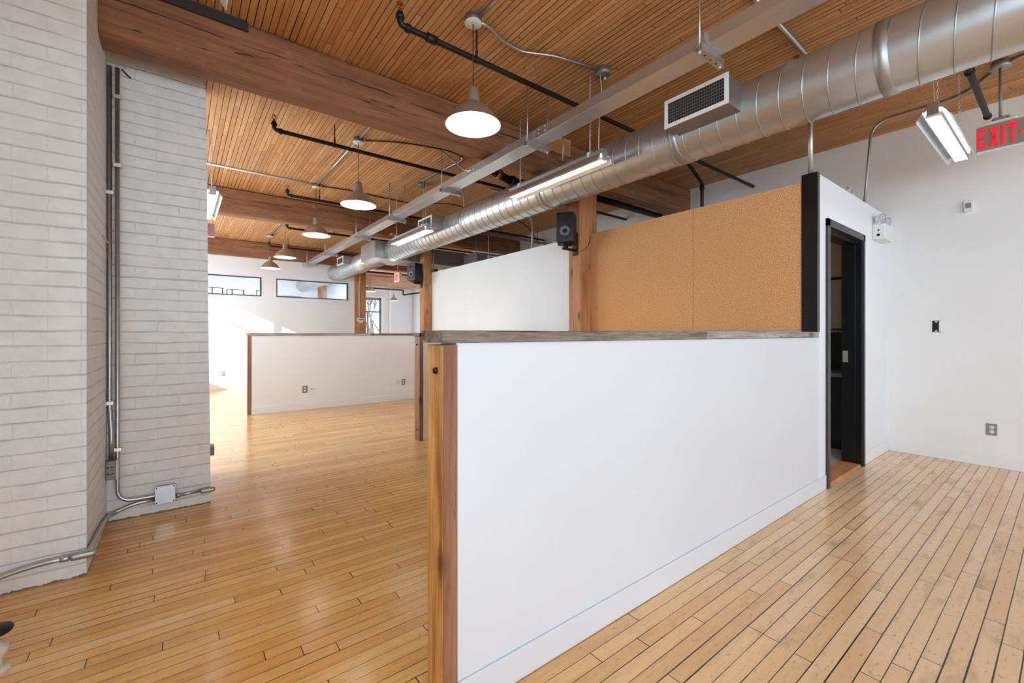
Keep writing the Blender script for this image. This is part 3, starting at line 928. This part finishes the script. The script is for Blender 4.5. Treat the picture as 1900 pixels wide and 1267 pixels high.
sprinkler('black sprinkler pipe passing behind the nearest pendant lamp', 2.50, 1.06, XR - .02, (1.613, 4.3), couplings=(1.27,))
sprinkler('black sprinkler pipe past the first beam, behind the second pendant', 4.49, 0.685, XR - .02, (1.22, 4.2))
sprinkler('black sprinkler pipe running along the face of the second beam', 6.49, 1.15, XR - .02, (1.56, 4.2))
sprinkler('short visible black sprinkler pipe between second and third beams', 8.5, 1.50, XR - .02, (2.3,))
sprinkler('farthest black sprinkler pipe in front of the third beam', 10.47, 1.50, XR - .02, (1.87, 4.6))
t = thing('sprinkler_pipe', 'black sprinkler pipe sloping into view beside the red exit sign', 'sprinkler pipe', (4.9, .462, 3.08))
MB().tube([(3.6, .462, 3.08), (5.55, .462, 3.08)], .021, 12).build('pipe', 'black', t)
MB().lathe([(.021, -.02), (.028, -.018), (.028, .018), (.021, .02)], (4.5, .462, 3.08), 'X', 16).tube([(4.5, .462, 3.10), (4.5, .462, ZC - .001)], .006, 8).build('hanger_ring', 'black', t)
MB().lathe([(0, 0), (.027, 0), (.027, .03), (.021, .034)], (5.52, .462, 3.08), 'X', 14).build('end_cap', 'black', t)

t = thing('drop_pipe', 'black pipe drop standing behind the cork board top', 'pipe', (5.15, 2.72, 2.37))
MB().tube(rounded([(4.35, 2.56, 3.07), (5.10, 2.80, 3.055), (5.10, 2.80, 2.20)], .05), .020, 12).build('pipe', 'black', t)
MB().lathe([(.02, -.03), (.028, -.026), (.028, .026), (.02, .03)], (5.10, 2.80, 3.0), 'Z', 14).build('elbow', 'black', t)

t = thing('water_main', 'thick black coupled water pipe behind the first beam and post', 'pipe', (3.9, 4.0, 2.9))
MB().tube(rounded([(2.72, 3.98, ZC - .02), (2.74, 3.98, 3.03), (3.05, 3.98, 2.97), (3.5, 3.95, 2.99), (4.37, 3.86, 3.0), (XR - .02, 3.86, 3.0)], .09, 6), .045, 16).build('pipe', 'black', t)
for (x, z, m) in ((2.86, 3.01, 'brass'), (3.06, 2.972, 'black'), (3.30, 2.98, 'black')):
    MB().lathe([(.045, -.03), (.060, -.026), (.060, .026), (.045, .03)], (x, 3.98, z), 'X', 18).build('coupling', m, t)

# ------------------------------------------------------------------ overhead: cable tray
TX0, TX1, TB, TT = 2.312, 2.466, 2.803, 2.877
t = thing('cable_tray', 'long galvanised cable trough hung on threaded rods', 'cable tray', (2.39, 5.5, TB))
MB().box(TX0, TX1, -2.5, 11.28, TB, TT, .0015, 1).build('trough', 'galv', t)
for y in (2.62, 5.62):
    sp = MB().box(TX0 - .004, TX0, y - .07, y + .07, TB + .002, TT + .002).build('splice_plate', 'galvdull', t)
    for dy in (-.045, .03):
        for z in (TB + .022, TB + .055):
            MB().lathe([(0, -.007), (.006, -.006), (.007, 0)], (TX0 - .004, y + dy, z), 'X', 8).build('bolt', 'zincbolt', sp)
for y in (-0.25, 1.265, 2.76, 4.235, 5.73, 7.15, 9.05, 10.6):
    hb = MB().box(2.262, 2.516, y - .020, y + .020, TB - .042, TB - .040).box(2.262, 2.516, y - .020, y - .0175, TB - .041, TB - .001).box(2.262, 2.516, y + .0175, y + .020, TB - .041, TB - .001).build('strut_bracket', 'steel', t)
    for x in (2.335, 2.395, 2.455):
        MB().lathe([(0, -.0005), (.006, -.0005)], (x, y, TB - .042), 'Z', 10).build('slot', 'darkhole', hb)
    for x in (2.278, 2.500):
        MB().tube([(x, y, TB - .06), (x, y, ZC - .001)], .0048, 8).build('threaded_rod', 'steel', hb)
        MB().lathe([(0, TB - .052), (.010, TB - .052), (.010, TB - .042), (0, TB - .042)], (x, y, 0), 'Z', 6).build('nut', 'zincbolt', hb)

# ------------------------------------------------------------------ overhead: spiral duct
DXc, DZc, DR = 3.08, 2.714, .192
du = thing('air_duct', 'large galvanised spiral air duct crossing the whole ceiling', 'air duct', (DXc, 4.0, DZc - DR))
MB().tube([(DXc, y, DZc) for y in (-3.0, 0, 2, 4, 6, 7.56)], DR, 56).build('trunk', 'galv', du)
pts = []
turns = int(10.4 / .127)
for k in range(turns * 40):
    a = 2 * PI * k / 40
    pts.append((DXc + (DR + .001) * math.cos(a), -2.9 + .127 * k / 40, DZc + (DR + .001) * math.sin(a)))
MB().tube(pts, .0042, 5).build('spiral_seam', 'galvdull', du)
for y in (.62, 1.83, 3.35, 4.9):
    MB().lathe([(DR + .001, -.03), (DR + .005, -.029), (DR + .005, .029), (DR + .001, .03)], (DXc, y, DZc), 'Y', 56).build('joint_band', 'galvdull', du)


def diffuser(y0, y1, z0, z1, louvre):
    xf = 2.72
    bx = MB().box(xf + .003, DXc - .02, y0 + .006, y1 - .006, z0 + .004, z1 - .004).build('diffuser_box', 'greyduct' if not louvre else 'galvdull', du)
    f = .026
    MB().box(xf - .004, xf + .003, y0, y1, z0, z0 + f).box(xf - .004, xf + .003, y0, y1, z1 - f, z1).box(xf - .004, xf + .003, y0, y0 + f, z0 + f, z1 - f).box(xf - .004, xf + .003, y1 - f, y1, z0 + f, z1 - f).build('grille_frame', 'cream', bx)
    MB().box(xf + .0015, xf + .0035, y0 + f, y1 - f, z0 + f, z1 - f).build('grille_opening', 'darkhole', bx)
    g = MB()
    nz = 7 if not louvre else 8
    for i in range(1, nz):
        z = z0 + f + (z1 - z0 - 2 * f) * i / nz
        g.box(xf - .003, xf + .002, y0 + f, y1 - f, z - .002, z + .002)
    if not louvre:
        for i in range(1, 24):
            y = y0 + f + (y1 - y0 - 2 * f) * i / 24
            g.box(xf - .001, xf + .002, y - .0016, y + .0016, z0 + f, z1 - f)
    g.build('grille', 'greyduct', bx)


diffuser(1.320, 1.769, 2.646, 2.842, False)
diffuser(5.343, 5.763, 2.662, 2.830, True)
diffuser(9.38, 9.82, 2.68, 2.85, True)
MB().box(2.72, 3.36, 7.53, 8.256, 2.556, 2.862, .003, 1).build('plenum', 'galvdull', du)
MB().box(3.36, XR - .03, 7.62, 8.2, 2.566, 2.85, .003, 1).build('branch_duct', 'greyduct', du, label='grey rectangular branch above the white partition')
MB().tube([(DXc, y, DZc) for y in (8.2, 9.5, 11.0, 13.0, 14.89)], DR, 48).build('trunk', 'galv', du, label='far run of the duct into the white end wall')
pts = []
for k in range(24 * 40):
    a = 2 * PI * k / 40
    pts.append((DXc + (DR + .001) * math.cos(a), 8.27 + .127 * k / 40, DZc + (DR + .001) * math.sin(a)))
MB().tube(pts, .004, 5).build('spiral_seam', 'galvdull', du)
for (x, y) in ((2.97, 3.05), (3.05, 5.05)):
    MB().tube([(x, y, DZc + DR - .02), (x, y, ZC - .001)], .007, 8).build('hanger_rod', 'galvdull', du)
# small square duct above the partition
t = thing('ceiling_vent_box', 'grey vent box with a white grille above the white partition', 'vent', (4.55, 7.0, 2.5))
MB().box(4.35, 5.2, 6.75, 7.2, 2.48, 2.72, .003, 1).tube([(4.5, 7.0, 2.71), (4.5, 7.0, ZC - .001)], .006, 8).build('box', 'greyduct', t)
MB().box(4.60, 5.0, 6.742, 6.75, 2.54, 2.68).build('grille', 'plastic', t)
MB().box(4.64, 4.96, 6.738, 6.7425, 2.565, 2.655).build('opening', 'darkhole', t)

# ------------------------------------------------------------------ overhead: fluorescent fixtures


def chain(mb, x, y, z0, z1):
    n = max(2, int((z1 - z0) / .021))
    for i in range(n):
        zc = z0 + (i + .5) * (z1 - z0) / n
        ring = []
        for k in range(11):
            a = 2 * PI * k / 10
            u, v = .0065 * math.cos(a), .0135 * math.sin(a)
            ring.append((x + (u if i % 2 else 0), y + (0 if i % 2 else u), zc + v))
        mb.tube(ring, .0021, 5, caps=False)
    return mb


def fixture(label, x, y, z, rz, group, dim=1.0):
    """four-foot strip light; local X is its length, origin at the top of the channel centre"""
    L = .60
    t = thing('strip_light', label, 'strip light', (x, y, z), rz, group)
    MB().box(-L, L, -.022, .022, -.052, 0, .003).build('channel', 'galvdull', t, local=True)
    for s in (-1, 1):
        rf = MB()
        p = [(s * .018, -.040), (s * .050, -.046), (s * .086, -.104), (s * .082, -.106), (s * .047, -.052), (s * .018, -.045)]
        rf.prism(p, 2 * L, 'YZ', -L)
        wing = rf.build('reflector', 'reflector', t, local=True)
        sl = MB()
        for i in range(44):
            xx = -L + .03 + i * (2 * L - .06) / 43
            sl.prism([(s * .0585, -.0610), (s * .0675, -.0755), (s * .0660, -.0768), (s * .0570, -.0623)], .010, 'YZ', xx - .005)
        sl.build('slots', 'darkhole', wing, local=True)
    MB().box(-L + .02, L - .02, -.020, .020, -.060, -.054).build('lamp_tube', 'tubeglow', t, local=True)
    lv = MB()
    for s in (-1, 1):
        lv.box(-L + .01, L - .01, s * .037, s * .039, -.094, -.056)
    for i in range(47):
        xx = -L + .02 + i * (2 * L - .04) / 46
        lv.box(xx - .0011, xx + .0011, -.038, .038, -.092, -.068)
    lv.build('louvre', 'enamel', t, local=True)
    for s in (-1, 1):
        ec = MB().box(s * L - .004, s * L + .004, -.03, .03, -.085, -.002, .003)
        ec.lathe([(.0, .0), (.020, .0), (.024, .012), (.0, .014)], (s * (L + .002), 0, -.06), 'X', 14)
        ec.build('end_cap', 'steel', t, local=True)
        MB().box(s * .45 - .012, s * .45 + .012, -.026, .026, -.028, .012, .002).build('chain_clip', 'plastic', t, local=True)
        chain(MB(), s * .45, 0, .008, ZC - z - .001).build('chain', 'zincbolt', t, local=True)
    MB().tube(rounded([(-L + .06, 0, 0), (-L + .05, .01, .2), (-L + .0, .03, .4), (-L + .02, .03, ZC - z - .06)], .15), .0035, 6).build('power_cord', 'whitecord', t, local=True)
    return t


G2 = 'chain-hung strip lights'
f0 = fixture('strip light on chains alongside the spiral duct below the first beam', 2.62, 2.83, 2.645, PI / 2, G2)
dup(f0, (2.60, 5.81, 2.668), 'strip light on chains farther along the duct beyond the louvred grille', G2)
dup(f0, (0.262, 5.96, 2.715), 'strip light half hidden behind the brick pier', G2)
dup(f0, (0.075, 1.66, 2.72), 'strip light cut by the picture top, above the brick pier beam', G2)
dup(f0, (4.50, .567, 2.715), 'strip light hanging next to the red exit sign', G2, rz=0.0)

# ------------------------------------------------------------------ exit signs
GLYPH = {
    'E': [[(0, 0), (.18, 0), (.18, 1), (0, 1)], [(.18, .84), (.62, .84), (.62, 1), (.18, 1)], [(.18, .42), (.54, .42), (.54, .58), (.18, .58)], [(.18, 0), (.62, 0), (.62, .16), (.18, .16)]],
    'X': [[(0, 0), (.2, 0), (.66, 1), (.46, 1)], [(0, 1), (.2, 1), (.66, 0), (.46, 0)]],
    'I': [[(0, 0), (.18, 0), (.18, 1), (0, 1)]],
    'T': [[(0, .84), (.66, .84), (.66, 1), (0, 1)], [(.24, 0), (.42, 0), (.42, .84), (.24, .84)]],
    '>': [[(0, .26), (.10, .26), (.26, .5), (.26, .5), (.16, .5)], [(0, .74), (.16, .5), (.26, .5), (.10, .74)]],
}
ADV = {'E': .80, 'X': .80, 'I': .34, 'T': .78, '>': .3}


def letters(mb, text, x, z, h, y0, th, wf=.53):
    for ch in text:
        for poly in GLYPH[ch]:
            q = []
            for a, b in poly:
                p = (x + a * h * wf, z + b * h)
                if not q or p != q[-1]: q.append(p)
            mb.prism(q, th, 'XZ', y0)
        x += ADV[ch] * h * wf
    return mb


def exit_sign(label, loc, rz, start=-.150, chev=True):
    """local: text faces -Y, origin at the top middle of the panel"""
    t = thing('exit_sign', label, 'exit sign', loc, rz, None)
    zt = ZC - loc[2]
    MB().box(-.155, .165, -.006, .006, -.19, 0, .002).build('panel', 'signpanel', t, local=True)
    letters(MB(), 'EXIT', start, -.172, .150, -.011, .004).build('lettering', 'redletter', t, local=True)
    if chev:
        letters(MB(), '>', .062, -.148, .085, -.0105, .004, .9).build('chevron', 'redletter', t, local=True)
        MB().lathe([(0, -.003), (.005, -.003), (.005, 0)], (.10, -.006, -.165), 'Y', 10).build('screw', 'bolt', t, local=True)
    MB().box(-.155, .165, -.012, .012, -.203, -.189, .003).build('bottom_rail', 'plastic', t, local=True)
    MB().box(-.115, .055, -.028, .028, 0, .022, .010, 3).build('canopy_base', 'plastic', t, local=True)
    MB().box(-.075, .02, -.022, .022, .022, .042, .010, 3).build('canopy', 'greyplate', t, local=True)
    MB().tube([(-.03, 0, .04), (-.03, 0, zt - .05)], .009, 12).build('stem', 'greyplate', t, local=True)
    MB().lathe([(0, zt - .055), (.055, zt - .055), (.06, zt - .05), (.05, zt - .028), (.048, zt - .001), (0, zt - .001)], (-.03, 0, 0), 'Z', 26).build('ceiling_box', 'galvdull', t, local=True)
    return t


exit_sign('red EXIT sign with an arrow on a stem near the white wall', (4.965, .318, 2.812), -PI / 2)
exit_sign('red EXIT sign mostly hidden behind the brick pier, only its T showing', (.247, 7.92, 2.86), 0.0, -.10, False)
t = thing('exit_sign', 'small pinkish exit box hanging beyond the speaker post', 'exit sign', (3.98, 9.54, 2.40))
MB().box(3.965, 4.035, 9.40, 9.70, 2.40, 2.62, .006).build('housing', 'plastic', t)
MB().box(3.961, 3.966, 9.42, 9.68, 2.42, 2.60).build('face', 'signpink', t)
mb = MB(); bmx = letters(MB(), 'EXIT', -.10, 2.445, .125, 0, .003)
for vv in bmx.bm.verts: vv.co = Vector((3.958 + vv.co.y, 9.545 - vv.co.x, vv.co.z))
bmx.build('lettering', 'redletter', t)
MB().tube([(4.0, 9.56, 2.61), (4.0, 9.56, ZC - .001)], .012, 10).build('stem', 'block', t)

# ------------------------------------------------------------------ speakers


def speaker_(label, loc, rz, tilt, hz, bracket_pts, post_box):
    t = thing('loudspeaker', label, 'speaker', loc, rz)
    w2, d, h2 = .096, .20, .165
    cab = MB().box(-w2, w2, 0, d, -h2, h2, .008)
    bd = cab.build('cabinet', 'speaker', t, local=True)
    MB().box(-w2 + .003, w2 - .003, -.004, .002, -h2 + .003, h2 - .003, .002).build('baffle', 'speakerface', bd, local=True)
    MB().prism([(-.045, .06), (.045, .06), (.055, .085), (.045, .125), (-.045, .125), (-.055, .085)], .004, 'XZ', -.008).build('tweeter_horn', 'speaker', bd, local=True)
    MB().lathe([(0, -.010), (.014, -.011), (.018, -.008)], (0, 0, .092), 'Y', 18).build('tweeter', 'darkhole', bd, local=True)
    MB().lathe([(.055, -.003), (.066, -.008), (.072, -.008), (.076, -.003)], (0, 0, -.045), 'Y', 32).build('woofer_ring', 'speaker', bd, local=True)
    MB().lathe([(.025, -.004), (.048, -.009), (.055, -.009), (.057, -.004)], (0, 0, -.045), 'Y', 32).build('woofer_cone', 'speakercone', bd, local=True)
    MB().lathe([(0, -.012), (.016, -.011), (.025, -.005)], (0, 0, -.045), 'Y', 24).build('dust_cap', 'darkhole', bd, local=True)
    MB().lathe([(0, -.012), (.006, -.011), (.008, -.003)], (.062, 0, -.135), 'Y', 12).build('volume_knob', 'speakercone', bd, local=True)
    return t


s1 = speaker_('black speaker bracketed to the timber post beside the cork boards', (3.352, 3.415, 2.378), math.radians(215 + 90), 0, 0, None, None)
mb = MB().tube([(3.40, 3.50, 2.20), (3.46, 3.49, 2.155), (3.585, 3.49, 2.155)], .014, 10)
inv = (Matrix.Translation(s1.location) @ Matrix.Rotation(s1.rotation_euler[2], 4, 'Z')).inverted()
def into(mb, inv_):
    for vv in mb.bm.verts: vv.co = inv_ @ vv.co
    return mb
into(MB().box(3.585, 3.602, 3.455, 3.525, 2.10, 2.36, .003).box(3.39, 3.60, 3.475, 3.505, 2.145, 2.17, .003).box(3.36, 3.50, 3.44, 3.54, 2.19, 2.214, .003).box(3.42, 3.46, 3.47, 3.51, 2.16, 2.2), inv).build('bracket', 'black', s1, local=True)
tag(MB().tube(rounded([(3.603, 3.421, 2.14), (3.66, 3.421, 2.16), (3.74, 3.421, 2.22), (3.775, 3.421, 2.33)], .04), .003, 6).build('speaker_cable', 'darkcable'), 'thin dark cable from the nearer speaker across the timber post', 'cable')
s2 = speaker_('smaller-looking black speaker on the farther post past the white partition', (3.37, 7.44, 2.345), math.radians(203 + 90), 0, 0, None, None)
inv = (Matrix.Translation(s2.location) @ Matrix.Rotation(s2.rotation_euler[2], 4, 'Z')).inverted()
into(MB().box(3.595, 3.612, 7.46, 7.53, 2.07, 2.36, .003).box(3.45, 3.60, 7.475, 7.505, 2.13, 2.155, .003).box(3.42, 3.56, 7.44, 7.54, 2.156, 2.181, .003), inv).build('bracket', 'black', s2, local=True)
tag(MB().tube(rounded([(3.614, 7.416, 2.12), (3.65, 7.416, 2.10), (3.70, 7.416, 2.12), (3.76, 7.416, 2.25)], .04), .003, 6).build('speaker_cable', 'darkcable'), 'thin dark cable from the farther speaker across its post', 'cable')

# ------------------------------------------------------------------ ceiling conduits and boxes
ZK = ZC - .014
conduit('ceiling_conduit', 'conduit rising toward the camera from the nearest pendant box', [(1.54, 2.36, ZK), (1.56, 2.05, ZK), (1.60, 1.2, ZK), (1.60, -1.5, ZK)], .010)
t = thing('junction_box', 'round ceiling junction box above the near strip light', 'junction box', (2.632, 2.256, ZC - .05))
MB().lathe([(0, ZC - .052), (.052, ZC - .052), (.056, ZC - .047), (.056, ZC - .001), (0, ZC - .001)], (2.632, 2.256, 0), 'Z', 26).build('box', 'greyduct', t)
MB().tube([(2.645, 2.25, ZC - .05), (2.645, 2.25, ZC - .09)], .012, 8).build('strain_relief', 'galvdull', t)
conduit('ceiling_conduit', 'offset conduit from the nearest pendant box to the round ceiling box', [(1.575, 2.395, ZC - .022), (1.66, 2.40, ZK), (1.80, 2.46, ZK), (1.98, 2.47, ZK), (2.20, 2.36, ZK), (2.585, 2.265, ZK)], .010, rad=.06)
conduit('ceiling_conduit', 'bright conduit between the second and third pendant boxes', [(1.504, 4.69, ZK), (1.50, 6.36, ZK)], .011)
conduit('ceiling_conduit', 'conduit stub from the second pendant box toward the first beam', [(1.504, 4.60, ZK), (1.50, 3.575, ZK)], .011)
conduit('armoured_cable', 'dark armoured cable beside the first beam to the bright elbow', [(1.57, 4.62, ZC - .012), (1.9, 4.42, ZC - .012), (2.4, 4.30, ZC - .012), (2.62, 4.36, ZC - .012)], .007, 'darkcable', .2, cat='cable')
t = thing('junction_box', 'dark ceiling junction box past the first beam above the trough', 'junction box', (2.64, 5.475, ZC - .05))
MB().lathe([(0, ZC - .05), (.054, ZC - .05), (.056, ZC - .045), (.056, ZC - .001), (0, ZC - .001)], (2.64, 5.475, 0), 'Z', 22).build('box', 'greyduct', t)
MB().tube([(2.64, 5.475, ZC - .05), (2.645, 5.475, 2.96)], .003, 6).build('cord', 'darkcable', t)
conduit('ceiling_conduit', 'bright conduit elbow running to the dark junction box', [(2.62, 4.36, ZK), (2.66, 4.45, ZK), (2.58, 5.41, ZK)], .010, rad=.05)
conduit('flexible_conduit', 'bright bent conduit dropping from the ceiling to the trough', [(2.335, 4.36, ZC - .006), (2.32, 3.98, 3.0), (2.305, 3.78, 2.86), (2.297, 3.62, 2.825)], .011, rad=.12)
conduit('ceiling_conduit', 'white conduit crossing the ceiling to the third pendant box', [(.19, 6.40, ZK), (1.445, 6.42, ZK)], .012, 'plastic')
conduit('armoured_cable', 'dark armoured cable from the third pendant box to the trough', [(1.57, 6.42, ZC - .012), (1.9, 6.36, ZC - .012), (2.5, 6.40, ZC - .012), (3.0, 6.42, ZC - .012)], .008, 'darkcable', .15, cat='cable')
conduit('ceiling_conduit', 'faint conduit between the fourth and fifth pendant boxes', [(1.49, 8.67, ZK), (1.49, 10.17, ZK)], .010)
conduit('ceiling_conduit', 'conduit crossing the ceiling between trough and duct above near grille', [(2.45, 1.20, ZK), (4.9, 1.22, ZK)], .015)
conduit('ceiling_conduit', 'long ceiling conduit to the EXIT sign bending down to the washroom', [(4.93, -1.5, ZK), (4.95, .30, ZK), (5.40, .60, ZK), (5.38, 1.215, ZK), (5.21, 1.235, 2.413)], .012, 'galvdull', .16)
conduit('pole_conduit', 'silver pole rising from the black corner trim to the duct', [(3.80, 1.225, 2.4185), (3.80, 1.225, 2.84), (3.72, 1.25, 2.95), (3.66, 1.27, ZC - .001)], .017, 'steel', .12)
conduit('pole_conduit', 'bent conduit rising behind the white partition near the speaker', [(4.30, 5.09, 2.20), (4.30, 5.09, 2.93), (4.22, 5.09, 3.06), (4.0, 5.09, ZC - .012), (3.5, 5.09, ZC - .012)], .016, 'galvdull', .09)
t = thing('strut_rail', 'grey strut rail on thin rods above the white partition', 'rail', (4.9, 6.4, 2.98))
MB().box(3.5, XR - .01, 6.34, 6.38, 2.96, 3.0).build('channel', 'greyduct', t)
for x in (4.62, 5.5): MB().tube([(x, 6.36, 2.999), (x, 6.36, ZC - .001)], .005, 6).build('rod', 'darkcable', t)
conduit('sagging_cable', 'loose dark cable sagging under the ceiling behind the trough', [(3.0, 6.42, ZC - .012), (3.35, 6.0, ZC - .02), (4.2, 6.2, ZC - .014), (5.0, 6.2, ZC - .014), (5.25, 6.2, 3.1), (5.4, 6.2, 2.9)], .007, 'darkcable', .2, cat='cable')
for (x, lab) in ((3.815, 'dark conduit nearer the timber post edge, above the white partition'), (3.86, 'dull conduit next to the dark one above the white partition')):
    conduit('riser_conduit', lab, [(x, 7.52, 2.30), (x, 7.52, ZC - .001)], .013, 'galvdull')
conduit('hanging_cord', 'thin pale cord hanging above the white partition', [(4.45, 6.5, ZC - .002), (4.45, 6.5, 2.40)], .006, 'whitecord', cat='cord')
tag(MB().box(3.90, 4.30, 7.18, 7.28, 2.84, 2.90, .003).build('timber_batten', 'block'), 'pale lumber batten under the second beam above the partition', 'batten')
tag(MB().box(2.90, 3.40, 7.19, 7.285, 2.912, 2.955, .003).build('timber_batten', 'block'), 'pale lumber batten above the duct at its plenum', 'batten')

# on the far post
conduit('surface_raceway', 'white surface conduit down the reddish far post', [(3.668, 11.228, ZB - .002), (3.675, 11.228, 2.6), (3.655, 11.228, 2.45), (3.665, 11.228, 1.61)], .012, 'whitecord', .1)
t = thing('wall_station', 'small white box with a grey strip on the reddish far post', 'control box', (3.70, 11.2, 1.5))
MB().box(3.615, 3.785, 11.205, 11.24, 1.525, 1.612, .004).box(3.66, 3.75, 11.205, 11.24, 1.49, 1.522, .004).build('box', 'plastic', t)
MB().box(3.635, 3.77, 11.202, 11.206, 1.553, 1.588).build('strip', 'greyplate', t)

# end room pipe
conduit('end_room_pipe', 'dark offset pipe under the small far beam in the end room', [(4.4, 15.5, 2.86), (6.70, 15.5, 2.86), (6.70, 15.5, 2.68), (7.4, 15.2, 2.80), (8.5, 14.9, 2.86)], .03, 'bolt', .03, cat='pipe')
conduit('end_room_pipe', 'dark pipe crossing above the pink exit box', [(3.66, 12.6, 3.02), (8.549, 12.6, 3.02)], .03, 'black', cat='pipe')

# ------------------------------------------------------------------ outside: bare trees beyond the end window, added sun blocker out of view


def bare_tree(label, x, y, h):
    mb = MB()
    def grow(p, d, ln, r, lev):
        q = [p]
        for k in range(4):
            d = (d + Vector((random.uniform(-.16, .16), random.uniform(-.16, .16), random.uniform(-.05, .12)))).normalized()
            q.append(q[-1] + d * ln / 4)
        mb.tube(q, [r * (1 - .12 * k) for k in range(5)], 5 if lev else 8, caps=False)
        if lev < 5:
            for k in range(3):
                nd = (d + Vector((random.uniform(-.9, .9), random.uniform(-.9, .9), random.uniform(-.25, .6)))).normalized()
                grow(q[random.choice((2, 3, 4))], nd, ln * random.uniform(.55, .78), max(r * .55, .012), lev + 1)
    grow(Vector((x, y, -3)), Vector((0, 0, 1)), h, .10, 0)
    t = mb.build('bare_tree', 'bark')
    return tag(t, label, 'tree')


bare_tree('bare winter tree outside the end window, close to its mullion', 8.2, 23.0, 4.2)
bare_tree('bare winter tree behind the frame edge of the end window', 11.0, 31.5, 5.6)
structure('added_sun_blocker', MB().box(-4.6, -4.0, -16.0, 6.9, -3, 8.0), 'sunblocker')  # unseen slab, added only to keep direct sun off the nearer side windows
